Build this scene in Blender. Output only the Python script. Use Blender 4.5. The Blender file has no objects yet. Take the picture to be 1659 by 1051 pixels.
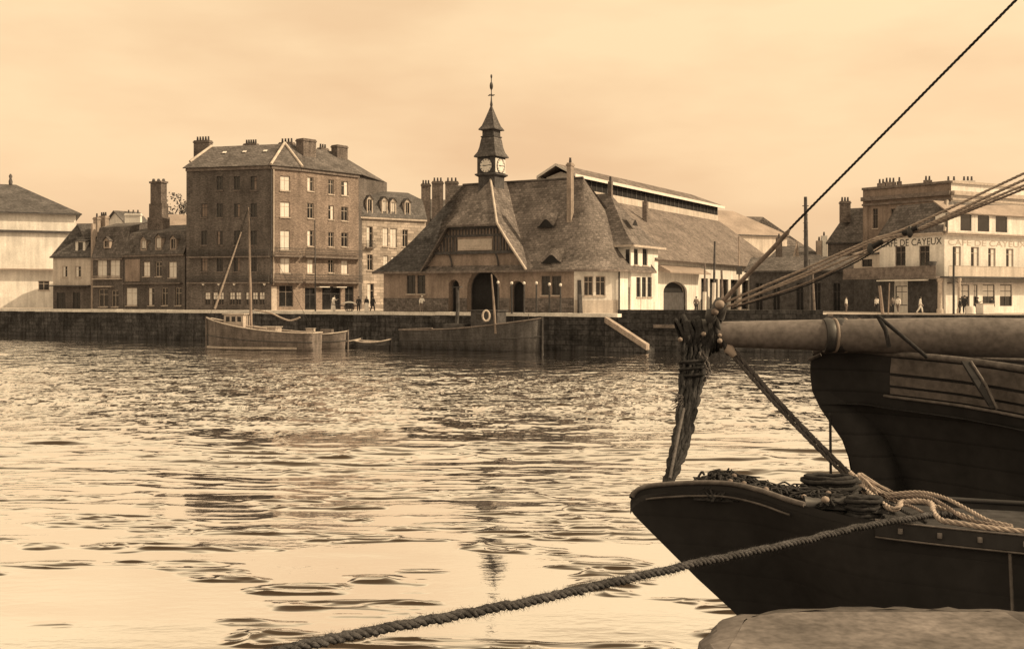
import bpy, bmesh, math, random
import numpy as np
from mathutils import Vector, Matrix
random.seed(7)
V = Vector
R = math.radians
SC = bpy.context.scene
COL = SC.collection
# ------------------------------------------------------------------ survey of the place
EYE, FPX, CX, HY = 5.2, 1779.0, 829.5, 482.0        # eye height above water, focal length in px of the 1659 px photograph
QZ = 3.6                                             # quay level
def P(px, py, Y):
    return V(((px-CX)/FPX*Y, Y, EYE-(py-HY)/FPX*Y))
def PX(px, Y, z=0.0):
    return V(((px-CX)/FPX*Y, Y, z))
def ZY(py, Y):
    return EYE-(py-HY)/FPX*Y
TD = V((0.868, -0.497, 0)).normalized()              # along the quay towards the right
BD = V((0.497, 0.868, 0)).normalized()               # away from the water
UP = V((0, 0, 1))

# ------------------------------------------------------------------ materials
def nd(nt, typ, **kw):
    n = nt.nodes.new(typ)
    for k, v in kw.items():
        setattr(n, k, v)
    return n
def tint(a):
    """the print is toned: mid greys warm, the deepest and the palest nearly neutral"""
    k = [(0, 1.02, 1.15), (.06, 1.0, 1.1), (.13, .93, .95), (.22, .82, .75), (.45, .90, .84), (.75, 1, 1)]
    for (x0, g0, b0), (x1, g1, b1) in zip(k, k[1:]):
        if a <= x1 or x1 == .75:
            t = min(1, max(0, (a-x0)/(x1-x0))); return (a, a*(g0+(g1-g0)*t), a*(b0+(b1-b0)*t), 1)
def mat(name, a, var=0.3, s1=0.6, s2=5.0, rough=0.9, streak=0.0, brick=None, bump=0.0, spec=0.2, rows=0.0, joints=0.0, zrows=False):
    """a: grey albedo; var: mottling; s1/s2 blotch and grain scales per metre; rows: courses per metre (UV v); brick=(w,h)."""
    m = bpy.data.materials.new(name); m.use_nodes = True
    nt = m.node_tree; L = nt.links
    bs = nt.nodes['Principled BSDF']
    bs.inputs['Roughness'].default_value = rough
    bs.inputs['Specular IOR Level'].default_value = spec
    geo = nd(nt, 'ShaderNodeNewGeometry'); uv = nd(nt, 'ShaderNodeUVMap')
    n1 = nd(nt, 'ShaderNodeTexNoise'); n1.inputs['Scale'].default_value = s1; n1.inputs['Detail'].default_value = 4
    n2 = nd(nt, 'ShaderNodeTexNoise'); n2.inputs['Scale'].default_value = s2; n2.inputs['Detail'].default_value = 3
    L.new(geo.outputs['Position'], n1.inputs['Vector']); L.new(geo.outputs['Position'], n2.inputs['Vector'])
    def mth(op, x, y):
        q = nd(nt, 'ShaderNodeMath', operation=op)
        for i, z in enumerate((x, y)):
            if isinstance(z, (int, float)): q.inputs[i].default_value = z
            else: L.new(z, q.inputs[i])
        return q.outputs[0]
    def rng(x, lo, hi, a0=0.3, a1=0.7):
        q = nd(nt, 'ShaderNodeMapRange'); L.new(x, q.inputs['Value'])
        q.inputs['From Min'].default_value = a0; q.inputs['From Max'].default_value = a1
        q.inputs['To Min'].default_value = lo; q.inputs['To Max'].default_value = hi
        return q.outputs['Result']
    f = mth('MULTIPLY', rng(n1.outputs['Fac'], 1-var, 1+var), rng(n2.outputs['Fac'], 1-var*.8, 1+var*.8))
    if streak:
        mp = nd(nt, 'ShaderNodeMapping'); mp.inputs['Scale'].default_value = (1.3, 1.3, 0.12)
        L.new(geo.outputs['Position'], mp.inputs['Vector'])
        n3 = nd(nt, 'ShaderNodeTexNoise'); n3.inputs['Scale'].default_value = 1.6; n3.inputs['Detail'].default_value = 4
        L.new(mp.outputs['Vector'], n3.inputs['Vector'])
        f = mth('MULTIPLY', f, rng(n3.outputs['Fac'], 1-streak, 1+streak*.5))
    h = n2.outputs['Fac']
    if brick:
        b = nd(nt, 'ShaderNodeTexBrick'); L.new(uv.outputs['UV'], b.inputs['Vector'])
        b.inputs['Scale'].default_value = 1.0
        b.inputs['Brick Width'].default_value = brick[0]; b.inputs['Row Height'].default_value = brick[1]
        b.inputs['Mortar Size'].default_value = brick[1]*0.09; b.inputs['Bias'].default_value = 0.0
        b.inputs['Color1'].default_value = (1.28,)*3+(1,); b.inputs['Color2'].default_value = (0.68,)*3+(1,)
        b.inputs['Mortar'].default_value = (0.62,)*3+(1,)
        bw = nd(nt, 'ShaderNodeRGBToBW'); L.new(b.outputs['Color'], bw.inputs[0])
        f = mth('MULTIPLY', f, bw.outputs[0]); h = bw.outputs[0]
    if rows:
        sp = nd(nt, 'ShaderNodeSeparateXYZ'); L.new(geo.outputs['Position'] if zrows else uv.outputs['UV'], sp.inputs[0])
        fr = mth('FRACT', mth('MULTIPLY', sp.outputs['Z' if zrows else 'Y'], rows), 0)
        edge = rng(fr, 0.62 if not joints else joints, 1.0, 0.0, 0.16)
        f = mth('MULTIPLY', f, edge); h = fr
    cm = nd(nt, 'ShaderNodeVectorMath', operation='SCALE'); cm.inputs[0].default_value = tint(a)[:3]
    L.new(f, cm.inputs['Scale'])
    out = cm.outputs[0]
    L.new(out, bs.inputs['Base Color'])
    if bump:
        bp = nd(nt, 'ShaderNodeBump'); bp.inputs['Strength'].default_value = bump; bp.inputs['Distance'].default_value = 0.03
        L.new(h, bp.inputs['Height']); L.new(bp.outputs[0], bs.inputs['Normal'])
    return m
M = {}
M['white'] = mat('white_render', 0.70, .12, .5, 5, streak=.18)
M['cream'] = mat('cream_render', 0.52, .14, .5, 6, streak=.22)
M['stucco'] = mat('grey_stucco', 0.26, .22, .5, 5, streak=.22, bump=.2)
M['stone'] = mat('pale_stone', 0.42, .18, .5, 6, brick=(1.1, .42), streak=.15)
M['brick'] = mat('dark_brick', 0.14, .25, .35, 7, brick=(.24, .085), streak=.25)
M['brick2'] = mat('mid_brick', 0.25, .22, .35, 7, brick=(.24, .085), streak=.2)
M['plinth'] = mat('patterned_plinth', 0.14, .35, 1.2, 6, brick=(.5, .22))
M['tile'] = mat('clay_tile', 0.15, .30, .45, 3.5, brick=(.42, .30), bump=.5)
M['tile2'] = mat('brown_tile', 0.125, .30, .5, 3.5, brick=(.42, .30), bump=.5)
M['slate'] = mat('slate', 0.10, .3, .5, 4, brick=(.38, .28), bump=.4, rough=.65)
M['pantile'] = mat('weathered_hall_tile', 0.175, .26, .3, 3.5, brick=(.5, .34), bump=.5)
M['zinc'] = mat('zinc_sheet', 0.30, .2, .4, 4, rough=.6)
M['chim'] = mat('chimney_brick', 0.17, .3, .7, 6, brick=(.24, .09), streak=.25)
M['chimp'] = mat('chimney_pale', 0.34, .25, .7, 6, streak=.3)
M['pot'] = mat('chimney_pot', 0.10, .3, 2, 8)
M['ridge'] = mat('ridge_tile', 0.48, .2, 1, 6)
M['paint'] = mat('window_paint', 0.42, .12, 2, 8, rough=.6)
M['paintd'] = mat('dark_paint', 0.07, .25, 2, 8, rough=.6)
M['blind'] = mat('linen_blind', 0.68, .10, 1, 9)
M['blindd'] = mat('dark_blind', 0.22, .2, 1, 9)  # darker blind tone for the left face of the tall block
M['tiled'] = mat('dark_wing_tile', 0.075, .34, .5, 3.5, brick=(.42, .30), bump=.5)  # darker tile tone for the left wing roof
M['sill'] = mat('sill_stone', 0.45, .18, 2, 8)
M['iron'] = mat('iron', 0.045, .3, 3, 12, rough=.5, spec=.4)
M['timberd'] = mat('dark_timber', 0.075, .35, 2, 9, rough=.8)
M['timber'] = mat('grey_timber', 0.17, .35, 2, 9, rough=.8)
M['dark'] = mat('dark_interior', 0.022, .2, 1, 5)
M['glass'] = mat('window_glass', 0.02, .3, .8, 3, rough=.12, spec=.6)
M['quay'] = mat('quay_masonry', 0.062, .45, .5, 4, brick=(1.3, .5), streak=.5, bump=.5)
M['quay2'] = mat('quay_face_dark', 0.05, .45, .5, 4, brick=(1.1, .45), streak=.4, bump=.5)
M['coping'] = mat('coping_stone', 0.70, .18, .8, 5)
M['ground'] = mat('quay_ground', 0.50, .22, .25, 3)
M['hill'] = mat('hill_ground', 0.2, .3, .05, .5)
M['signw'] = mat('sign_panel', 0.46, .15, 1, 5)
M['letter'] = mat('sign_letters', 0.03, .1, 1, 5)
M['letterp'] = mat('sign_letters_pale', 0.44, .1, 1, 5)
M['skin'] = mat('skin', 0.36, .1, 4, 9, rough=.6)
M['clothd'] = mat('dark_cloth', 0.045, .25, 5, 20)
M['clothm'] = mat('mid_cloth', 0.17, .25, 5, 20)
M['clothw'] = mat('white_cloth', 0.70, .1, 5, 20)
M['hair'] = mat('dark_hair', 0.03, .2, 5, 20)
M['leaf'] = mat('foliage', 0.10, .35, 1, 6)
M['bark'] = mat('bark', 0.10, .3, 2, 8)
M['hullg'] = mat('grey_planked_hull', 0.17, .3, .8, 6, rows=3.5, zrows=True, streak=.4, bump=.4, rough=.7)
M['hulld'] = mat('dark_planked_hull', 0.085, .3, .8, 6, rows=3.5, zrows=True, streak=.4, bump=.4, rough=.7)
M['trim'] = mat('pale_boat_trim', 0.45, .2, 2, 8, rough=.6)
M['deck'] = mat('boat_deck', 0.20, .3, 1, 7, rows=6)
M['spar'] = mat('varnished_spar', 0.26, .25, 1, 9, rough=.5, streak=.3)
M['rope'] = mat('pale_rope', 0.36, .22, 5, 40)
M['ropem'] = mat('mid_rope', 0.20, .3, 5, 40)
M['ropem2'] = mat('bobstay_wire', 0.10, .3, 5, 40)
M['roped'] = mat('tarred_rope', 0.03, .4, 5, 40)
M['ring'] = mat('lifebuoy_canvas', 0.66, .1, 4, 15)

def water_mat():
    m = bpy.data.materials.new('harbour_water'); m.use_nodes = True
    nt = m.node_tree; L = nt.links
    for n in list(nt.nodes): nt.nodes.remove(n)
    out = nd(nt, 'ShaderNodeOutputMaterial'); mix = nd(nt, 'ShaderNodeMixShader')
    d = nd(nt, 'ShaderNodeBsdfDiffuse'); d.inputs['Color'].default_value = (0.045, .034, .026, 1)
    g = nd(nt, 'ShaderNodeBsdfGlossy'); g.inputs['Roughness'].default_value = 0.03
    g.inputs['Color'].default_value = (1, 1, 1, 1)
    geo = nd(nt, 'ShaderNodeNewGeometry'); sp = nd(nt, 'ShaderNodeSeparateXYZ'); L.new(geo.outputs['Position'], sp.inputs[0])
    def noise(sx, sy, scale, det):
        mp = nd(nt, 'ShaderNodeMapping'); mp.inputs['Scale'].default_value = (sx, sy, 1); L.new(geo.outputs['Position'], mp.inputs['Vector'])
        n = nd(nt, 'ShaderNodeTexNoise'); n.inputs['Scale'].default_value = scale; n.inputs['Detail'].default_value = det
        L.new(mp.outputs['Vector'], n.inputs['Vector']); return n.outputs['Fac']
    def mth(op, x, y):
        q = nd(nt, 'ShaderNodeMath', operation=op)
        for i, z in enumerate((x, y)):
            if isinstance(z, (int, float)): q.inputs[i].default_value = z
            else: L.new(z, q.inputs[i])
        return q.outputs[0]
    def rng(x, a, b, lo, hi):
        q = nd(nt, 'ShaderNodeMapRange', interpolation_type='SMOOTHSTEP'); L.new(x, q.inputs['Value'])
        for k, z in zip(('From Min', 'From Max', 'To Min', 'To Max'), (a, b, lo, hi)): q.inputs[k].default_value = z
        return q.outputs['Result']
    # a breeze ruffles the middle of the basin; the lee under the far quay and the near water lie calmer
    zone = mth('MULTIPLY', rng(sp.outputs['Y'], 36, 54, 0, 1), rng(mth('ADD', sp.outputs['Y'], mth('MINIMUM', mth('MULTIPLY', sp.outputs['X'], .573), mth('MULTIPLY', sp.outputs['X'], .85))), 68, 86, 1, .3))
    zone = mth('MULTIPLY', zone, rng(noise(.10, .12, 1, 2), .35, .6, .45, 1.0))
    hgt = mth('ADD', noise(.48, .34, 1.25, 3), mth('MULTIPLY', noise(.20, .17, 1.0, 3), .8))
    b1 = nd(nt, 'ShaderNodeBump'); b1.inputs['Distance'].default_value = RUFFLE; L.new(zone, b1.inputs['Strength']); L.new(hgt, b1.inputs['Height'])
    bp = nd(nt, 'ShaderNodeBump'); bp.inputs['Strength'].default_value = 0.10; bp.inputs['Distance'].default_value = 0.04
    L.new(noise(1, 2.2, 2.4, 3), bp.inputs['Height']); L.new(b1.outputs[0], bp.inputs['Normal'])
    fr = nd(nt, 'ShaderNodeFresnel'); fr.inputs['IOR'].default_value = 1.33
    L.new(bp.outputs[0], fr.inputs['Normal']); L.new(bp.outputs[0], g.inputs['Normal'])
    mn = nd(nt, 'ShaderNodeMath', operation='MINIMUM'); mn.inputs[1].default_value = 0.98
    L.new(mth('POWER', mth('MULTIPLY', fr.outputs[0], WATER_GAIN), 3.0), mn.inputs[0])
    L.new(mn.outputs[0], mix.inputs[0]); L.new(d.outputs[0], mix.inputs[1]); L.new(g.outputs[0], mix.inputs[2])
    L.new(mix.outputs[0], out.inputs['Surface'])
    return m
WATER_GAIN = 5.6
RUFFLE = 1.2

# ------------------------------------------------------------------ objects
def tag(o, label=None, cat=None, group=None, kind=None):
    if label: o['label'] = label
    if cat: o['category'] = cat
    if group: o['group'] = group
    if kind: o['kind'] = kind
    return o
def thing(name, label, cat, loc=(0, 0, 0), group=None):
    o = bpy.data.objects.new(name, None); COL.objects.link(o)
    o.location = loc; o.empty_display_size = .3
    return tag(o, label, cat, group)
def wloc(o):
    v = V((0, 0, 0))
    while o is not None:
        v = v+V(o.location); o = o.parent
    return v
def copy_tree(o, parent=None):
    c = o.copy(); COL.objects.link(c)
    if parent: c.parent = parent
    for ch in list(o.children): copy_tree(ch, c)
    return c
class MB:
    def __init__(s):
        s.v = []; s.f = []; s.m = []; s.uv = []; s.sm = []; s.mi = 0
    def face(s, pts, uv=None, smooth=False):
        i = len(s.v); s.v += [V(p) for p in pts]
        s.f.append(list(range(i, i+len(pts)))); s.m.append(s.mi); s.uv.append(uv); s.sm.append(smooth)
    def grid(s, rows, smooth=True, uvf=None, close=False):
        """rows: list of equally long lists of points, shared vertices"""
        i0 = len(s.v); n = len(rows[0])
        for r in rows: s.v += [V(p) for p in r]
        for a in range(len(rows)-1):
            for b in range(n if close else n-1):
                b2 = (b+1) % n
                s.f.append([i0+a*n+b, i0+a*n+b2, i0+(a+1)*n+b2, i0+(a+1)*n+b]); s.m.append(s.mi); s.sm.append(smooth)
                if uvf: s.uv.append([uvf(a, b), uvf(a, b+1), uvf(a+1, b+1), uvf(a+1, b)])
                else: s.uv.append(None)
    def obox(s, o, a, b, c):
        """box from corner o with edge vectors a, b, c"""
        o, a, b, c = V(o), V(a), V(b), V(c)
        if a.cross(b).dot(c) < 0: a, b = b, a
        p = [o, o+a, o+a+b, o+b, o+c, o+a+c, o+a+b+c, o+b+c]
        for q in ((3, 2, 1, 0), (4, 5, 6, 7), (0, 1, 5, 4), (1, 2, 6, 5), (2, 3, 7, 6), (3, 0, 4, 7)):
            s.face([p[i] for i in q])
    def box(s, c, sx, sy, sz, d=V((1, 0, 0))):
        """box centred in plan on c, standing on c.z, x side along d"""
        d = V(d); e = V((-d.y, d.x, 0)); c = V(c)
        s.obox(c-d*sx/2-e*sy/2, d*sx, e*sy, UP*sz)
    def tube(s, pts, rad, n=8, caps=True, vs=1.0):
        pts = [V(p) for p in pts]; k = len(pts)
        if not callable(rad):
            rr = rad if isinstance(rad, (list, tuple)) else [rad]*k
        else: rr = [rad(i/(k-1)) for i in range(k)]
        t0 = (pts[1]-pts[0]).normalized()
        ref = UP if abs(t0.z) < .9 else V((1, 0, 0))
        u = t0.cross(ref).normalized(); rows = []; ln = [0]
        for i, p in enumerate(pts):
            t = (pts[min(i+1, k-1)]-pts[max(i-1, 0)])
            t = t.normalized() if t.length > 1e-9 else t0
            u = (u-t*u.dot(t)).normalized(); w = t.cross(u)
            rows.append([p+(u*math.cos(2*math.pi*j/n)+w*math.sin(2*math.pi*j/n))*rr[i] for j in range(n)])
            if i: ln.append(ln[-1]+(p-pts[i-1]).length)
        s.grid(rows, True, lambda a, b: (ln[a]*vs, b/n), close=True)
        if caps:
            s.face(rows[0]); s.face(list(reversed(rows[-1])))
    def lathe(s, c, prof, n=16, smooth=True, axis=None):
        c = V(c)
        rows = [[c+V((r*math.cos(2*math.pi*j/n), r*math.sin(2*math.pi*j/n), z)) for j in range(n)] for r, z in prof]
        s.grid(rows, smooth, close=True)
        if prof[-1][0] > 1e-4: s.face(rows[-1])
        if prof[0][0] > 1e-4: s.face(list(reversed(rows[0])))
    def prism(s, poly, a):
        """closed polygon (list of points) extruded by vector a"""
        a = V(a); poly = [V(p) for p in poly]
        nrm = V((0, 0, 0))
        for i in range(len(poly)):
            nrm += poly[i].cross(poly[(i+1) % len(poly)])
        if nrm.dot(a) > 0: poly.reverse()
        s.face(poly); s.face([p+a for p in reversed(poly)])
        for i in range(len(poly)):
            p, q = poly[i], poly[(i+1) % len(poly)]
            s.face([q, p, p+a, q+a])
    def build(s, name, mats, parent=None, origin=None, fix=False):
        if not isinstance(mats, (list, tuple)): mats = [mats]
        og = V(origin) if origin is not None else (wloc(parent) if parent else V((0, 0, 0)))
        me = bpy.data.meshes.new(name)
        me.from_pydata([tuple(p-og) for p in s.v], [], s.f)
        for m in mats: me.materials.append(m)
        uvl = me.uv_layers.new(name='UVMap')
        for pi, poly in enumerate(me.polygons):
            poly.material_index = s.m[pi]; poly.use_smooth = s.sm[pi]
            if s.uv[pi]:
                for li, c in zip(poly.loop_indices, s.uv[pi]): uvl.data[li].uv = c
            else:
                nn = poly.normal
                if abs(nn.z) > .97: u, w = V((1, 0, 0)), V((0, 1, 0))
                else:
                    u = UP.cross(nn).normalized(); w = nn.cross(u)
                for li in poly.loop_indices:
                    p = s.v[me.loops[li].vertex_index]
                    uvl.data[li].uv = (p.dot(u), p.dot(w))
        if fix:
            bm = bmesh.new(); bm.from_mesh(me)
            bmesh.ops.remove_doubles(bm, verts=bm.verts, dist=1e-4)
            bmesh.ops.recalc_face_normals(bm, faces=bm.faces)
            bm.to_mesh(me); bm.free()
        o = bpy.data.objects.new(name, me); COL.objects.link(o)
        if parent: o.parent = parent
        elif origin is not None: o.location = origin
        return o

def cr(pts, n=8):
    """Catmull-Rom through points"""
    pts = [V(p) for p in pts]; out = []
    for i in range(len(pts)-1):
        p0 = pts[i-1] if i else pts[0]*2-pts[1]
        p1, p2 = pts[i], pts[i+1]
        p3 = pts[i+2] if i+2 < len(pts) else p2*2-p1
        for k in range(n):
            t = k/n
            out.append(.5*((2*p1)+(p2-p0)*t+(2*p0-5*p1+4*p2-p3)*t*t+(3*p1-3*p2+p3-p0)*t**3))
    out.append(pts[-1]); return out
def rope(mb, path, r, strands=3, pitch=None, n=6, step=None):
    """laid rope: helical strands round the path"""
    pitch = pitch or r*9; step = step or pitch/8
    path = [V(p) for p in path]; d = [0]
    for a, b in zip(path, path[1:]): d.append(d[-1]+(b-a).length)
    N = max(3, int(d[-1]/step)); s = []; j = 0
    for i in range(N+1):
        q = d[-1]*i/N
        while j < len(d)-2 and d[j+1] < q: j += 1
        w = (q-d[j])/max(1e-9, d[j+1]-d[j]); s.append(path[j].lerp(path[j+1], w))
    t0 = (s[1]-s[0]).normalized(); u = t0.cross(UP if abs(t0.z) < .9 else V((1, 0, 0))).normalized()
    fr = []
    for i in range(N+1):
        t = (s[min(i+1, N)]-s[max(i-1, 0)]).normalized(); u = (u-t*u.dot(t)).normalized(); fr.append((u.copy(), t.cross(u)))
    for k in range(strands):
        pts = []
        for i in range(N+1):
            a = 2*math.pi*(d[-1]*i/N/pitch+k/strands)
            pts.append(s[i]+(fr[i][0]*math.cos(a)+fr[i][1]*math.sin(a))*r*.5)
        mb.tube(pts, r*.56, n)
    return s, fr

# ------------------------------------------------------------------ facades
class Fac:
    def __init__(s, A, B):
        s.A = V((A[0], A[1], 0)); s.B = V((B[0], B[1], 0))
        s.d = (s.B-s.A); s.L = s.d.length; s.d.normalize()
        s.n = V((s.d.y, -s.d.x, 0))               # outward when A->B runs left to right seen from outside
    def pt(s, u, z, off=0.0):
        p = s.A+s.d*u+s.n*off; return V((p.x, p.y, z))
    def uv(s, px, py):
        r = V(((px-CX)/FPX, 1, 0)); den = r.dot(s.n)
        t = s.A.dot(s.n)/den; p = r*t
        return (p-s.A).dot(s.d), EYE-(py-HY)/FPX*t
def wall(mb, f, z0, z1, holes=(), u0=0.0, u1=None, depth=.22):
    """wall sheet with openings and their reveals. hole=(u0,u1,z0,z1,arch)"""
    u1 = f.L if u1 is None else u1
    holes = [h for h in holes if h[0] > u0+.02 and h[1] < u1-.02]
    us = sorted(set([u0, u1]+[h[0] for h in holes]+[h[1] for h in holes]))
    zs = sorted(set([z0, z1]+[max(z0, h[2]) for h in holes]+[min(z1, h[3]) for h in holes]))
    for a, b in zip(us, us[1:]):
        for c, d in zip(zs, zs[1:]):
            if b-a < 1e-4 or d-c < 1e-4: continue
            m, k = (a+b)/2, (c+d)/2
            if any(h[0] < m < h[1] and h[2] < k < h[3] for h in holes): continue
            mb.face([f.pt(a, c), f.pt(b, c), f.pt(b, d), f.pt(a, d)])
    for h in holes:
        a, b, c, d = h[:4]; c = max(c, z0)
        out = hole_outline(h, z0)
        if len(h) > 4 and h[4]:
            k = len(out)-2
            for p, q in zip(out[1:k+1], out[2:k+2]):
                if abs(p[0]-q[0]) > 1e-5:
                    mb.face([f.pt(p[0], p[1]), f.pt(q[0], q[1]), f.pt(q[0], d), f.pt(p[0], d)][::-1] if p[0] > q[0] else [f.pt(p[0], p[1]), f.pt(q[0], q[1]), f.pt(q[0], d), f.pt(p[0], d)])
        for p, q in zip(out, out[1:]+out[:1]):
            mb.face([f.pt(q[0], q[1]), f.pt(p[0], p[1]), f.pt(p[0], p[1], -depth), f.pt(q[0], q[1], -depth)])
def hole_outline(h, z0=-1e9):
    a, b, c, d = h[:4]; c = max(c, z0)
    if len(h) > 4 and h[4]:
        rise = h[4] if not isinstance(h[4], bool) else (b-a)/2
        out = [(b, c)]
        for k in range(13):
            t = math.pi*k/12
            out.append(((a+b)/2+(b-a)/2*math.cos(t), d-rise+rise*math.sin(t)))
        out.append((a, c)); return out
    return [(b, c), (b, d), (a, d), (a, c)]
def opening(parent, f, h, style='d', frame='paint', name='window', sill=True, depth=.18, z0=-1e9, bars=True, bm='blind', sm_='sill'):
    a, b, c, d = h[:4]; c = max(c, z0); arch = len(h) > 4 and h[4]
    w = b-a; ht = d-c; t = min(.09, w*.1)
    mb = MB(); ol = hole_outline(h, z0)
    cu, cz = (a+b)/2, (c+d)/2
    inn = [(cu+(p[0]-cu)*(1-2*t/w), cz+(p[1]-cz)*(1-2*t/ht)) for p in ol]
    n = len(ol)
    for i in range(n):
        j = (i+1) % n
        mb.face([f.pt(*ol[j], -depth+.06), f.pt(*ol[i], -depth+.06), f.pt(*inn[i], -depth+.06), f.pt(*inn[j], -depth+.06)])
        mb.face([f.pt(*inn[j], -depth+.06), f.pt(*inn[i], -depth+.06), f.pt(*inn[i], -depth), f.pt(*inn[j], -depth)])
    if bars:
        mb.obox(f.pt(cu-t*.4, c+t, -depth), f.d*t*.8, f.n*.05, UP*(ht-2*t-(w*.15 if arch else 0)))
        if ht > 1.2: mb.obox(f.pt(a+t, c+ht*.68, -depth), f.d*(w-2*t), f.n*.045, UP*t*.7)
    wo = mb.build(name, M[frame], parent)
    pm = MB(); pm.face([f.pt(*p, -depth+.004) for p in reversed(ol)])
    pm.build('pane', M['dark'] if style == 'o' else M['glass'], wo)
    if style in 'lrwh':
        q = MB()
        x0, x1 = {'l': (a+t, cu-t*.5), 'r': (cu+t*.5, b-t), 'w': (a+t, b-t), 'h': (a+t, b-t)}[style]
        y0 = c+ht*.45 if style == 'h' else c+t
        k = 6; top = d-t-(w*.3 if arch else 0)
        rows = [[f.pt(x0+(x1-x0)*i/k, zz, -depth+.03+(.012 if i % 2 else 0)) for i in range(k+1)] for zz in (y0, top)]
        q.grid(rows, False); q.build('blind', M[bm], wo)
    if sill:
        sm = MB(); sm.obox(f.pt(a-.08, c-.12, -.05), f.d*(w+.16), f.n*.17, UP*.115)
        sm.build('sill', M[sm_], wo)
    return wo
def pxrect(f, x0, y0, x1, y1, arch=False):
    a, _ = f.uv(x0, y0); b, _ = f.uv(x1, y0); xm = (x0+x1)/2
    _, zt = f.uv(xm, y0); _, zb = f.uv(xm, y1)
    return (a, b, zb, zt, arch)
def roofslab(mb, pts, th=.12):
    """roof face with thickness"""
    pts = [V(p) for p in pts]
    n = (pts[1]-pts[0]).cross(pts[2]-pts[0]).normalized()
    if n.z < 0: pts.reverse(); n = -n
    mb.face(pts); lo = [p-n*th for p in pts]; mb.face(lo[::-1])
    for i in range(len(pts)):
        j = (i+1) % len(pts); mb.face([pts[j], pts[i], lo[i], lo[j]])
def chimney(parent, c, w, d, z0, z1, dirv=V((1, 0, 0)), pots=2, m='chim', cap=True):
    mb = MB(); mb.box(V((c[0], c[1], z0)), w, d, z1-z0, dirv)
    if cap: mb.box(V((c[0], c[1], z1-.35)), w+.16, d+.16, .2, dirv)
    ch = mb.build('chimney', M[m], parent)
    if pots:
        for k in range(pots):
            u = (k+.5)/pots-.5
            p = V((c[0], c[1], z1))+V(dirv)*u*w*.9
            pm = MB(); pm.lathe(p, [(.13, 0), (.15, .1), (.11, .5), (.14, .55), (.09, .56)], 8)
            pm.build('pot', M['pot'], ch)
    return ch
def balcony(parent, f, u0, u1, z, h=.95, out=.8, m='iron', solid=False, slabm='timber'):
    mb = MB(); mb.obox(f.pt(u0, z-.16, .003), f.d*(u1-u0), f.n*out, UP*.16)
    b = mb.build('balcony', M[slabm], parent)
    r = MB(); 
    r.tube([f.pt(u0, z, out-.05), f.pt(u0, z+h, out-.05), f.pt(u1, z+h, out-.05), f.pt(u1, z, out-.05)], .035, 5)
    if solid: r.obox(f.pt(u0, z+.02, out-.09), f.d*(u1-u0), f.n*.04, UP*(h-.06))
    else:
        k = int((u1-u0)/.17)
        for i in range(1, k):
            u = u0+(u1-u0)*i/k; r.obox(f.pt(u-.012, z, out-.07), f.d*.024, f.n*.024, UP*h)
        r.obox(f.pt(u0, z+h*.5, out-.065), f.d*(u1-u0), f.n*.02, UP*.05)
    r.build('railing', M[m], b)
    return b
def shell(mb, fp, z0, z1, skip=()):
    """plain walls round a footprint, skipping edges that are made with openings"""
    n = len(fp)
    for i in range(n):
        if i in skip: continue
        a, b = fp[i], fp[(i+1) % n]
        mb.face([(a[0], a[1], z0), (b[0], b[1], z0), (b[0], b[1], z1), (a[0], a[1], z1)])
def lettering(parent, f, text, u0, u1, z, h, m, off=.02, name='lettering'):
    cu = bpy.data.curves.new(name, 'FONT'); cu.body = text; cu.size = 1; cu.extrude = .0
    o = bpy.data.objects.new(name, cu); COL.objects.link(o)
    dg = bpy.context.evaluated_depsgraph_get(); me = bpy.data.meshes.new_from_object(o.evaluated_get(dg))
    bpy.data.objects.remove(o)
    xs = [v.co.x for v in me.vertices]; ys = [v.co.y for v in me.vertices]
    x0, x1, y0, y1 = min(xs), max(xs), min(ys), max(ys); og = wloc(parent)
    for v in me.vertices:
        v.co = f.pt(u0+(v.co.x-x0)/(x1-x0)*(u1-u0), z+(v.co.y-y0)/(y1-y0)*h, off)-og
    me.materials.clear(); me.materials.append(M[m])
    q = bpy.data.objects.new(name, me); COL.objects.link(q); q.parent = parent
    return q
# ------------------------------------------------------------------ the setting: water, ground, quays
def quayY(px, k=-0.573):                             # depth of the quay edge along the ray of px
    t = (px-CX)/FPX
    return 111.8/(1-k*t)
QL = V((-260, 111.8+0.573*260, 0)); QM = PX(1001, quayY(1001)); QM2 = PX(1001, 108.2)
QR1 = PX(1330, 104.5); QR2 = PX(1640, 100); QR3 = V((150, 84, 0))
def strip(name, pts, z0, z1, m, back=None, kind='structure', th=0.0):
    mb = MB()
    for a, b in zip(pts, pts[1:]): mb.face([(a.x, a.y, z0), (b.x, b.y, z0), (b.x, b.y, z1), (a.x, a.y, z1)])
    return tag(mb.build(name, m), kind=kind)
g = MB()
land = [QL, QM, QM2, QR1, QR2, QR3, V((4000, 84, 0)), V((4000, 5000, 0)), V((-4000, 5000, 0)), V((-4000, 111.8+.573*260, 0))]
g.face([V((p.x, p.y, QZ)) for p in land])
tag(g.build('ground', M['ground']), kind='structure')
strip('quay_face', [V((-4000, QL.y, 0)), QL, QM, QM2, QR1, QR2, QR3, V((4000, 84, 0))], -2, QZ, M['quay'])
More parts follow.
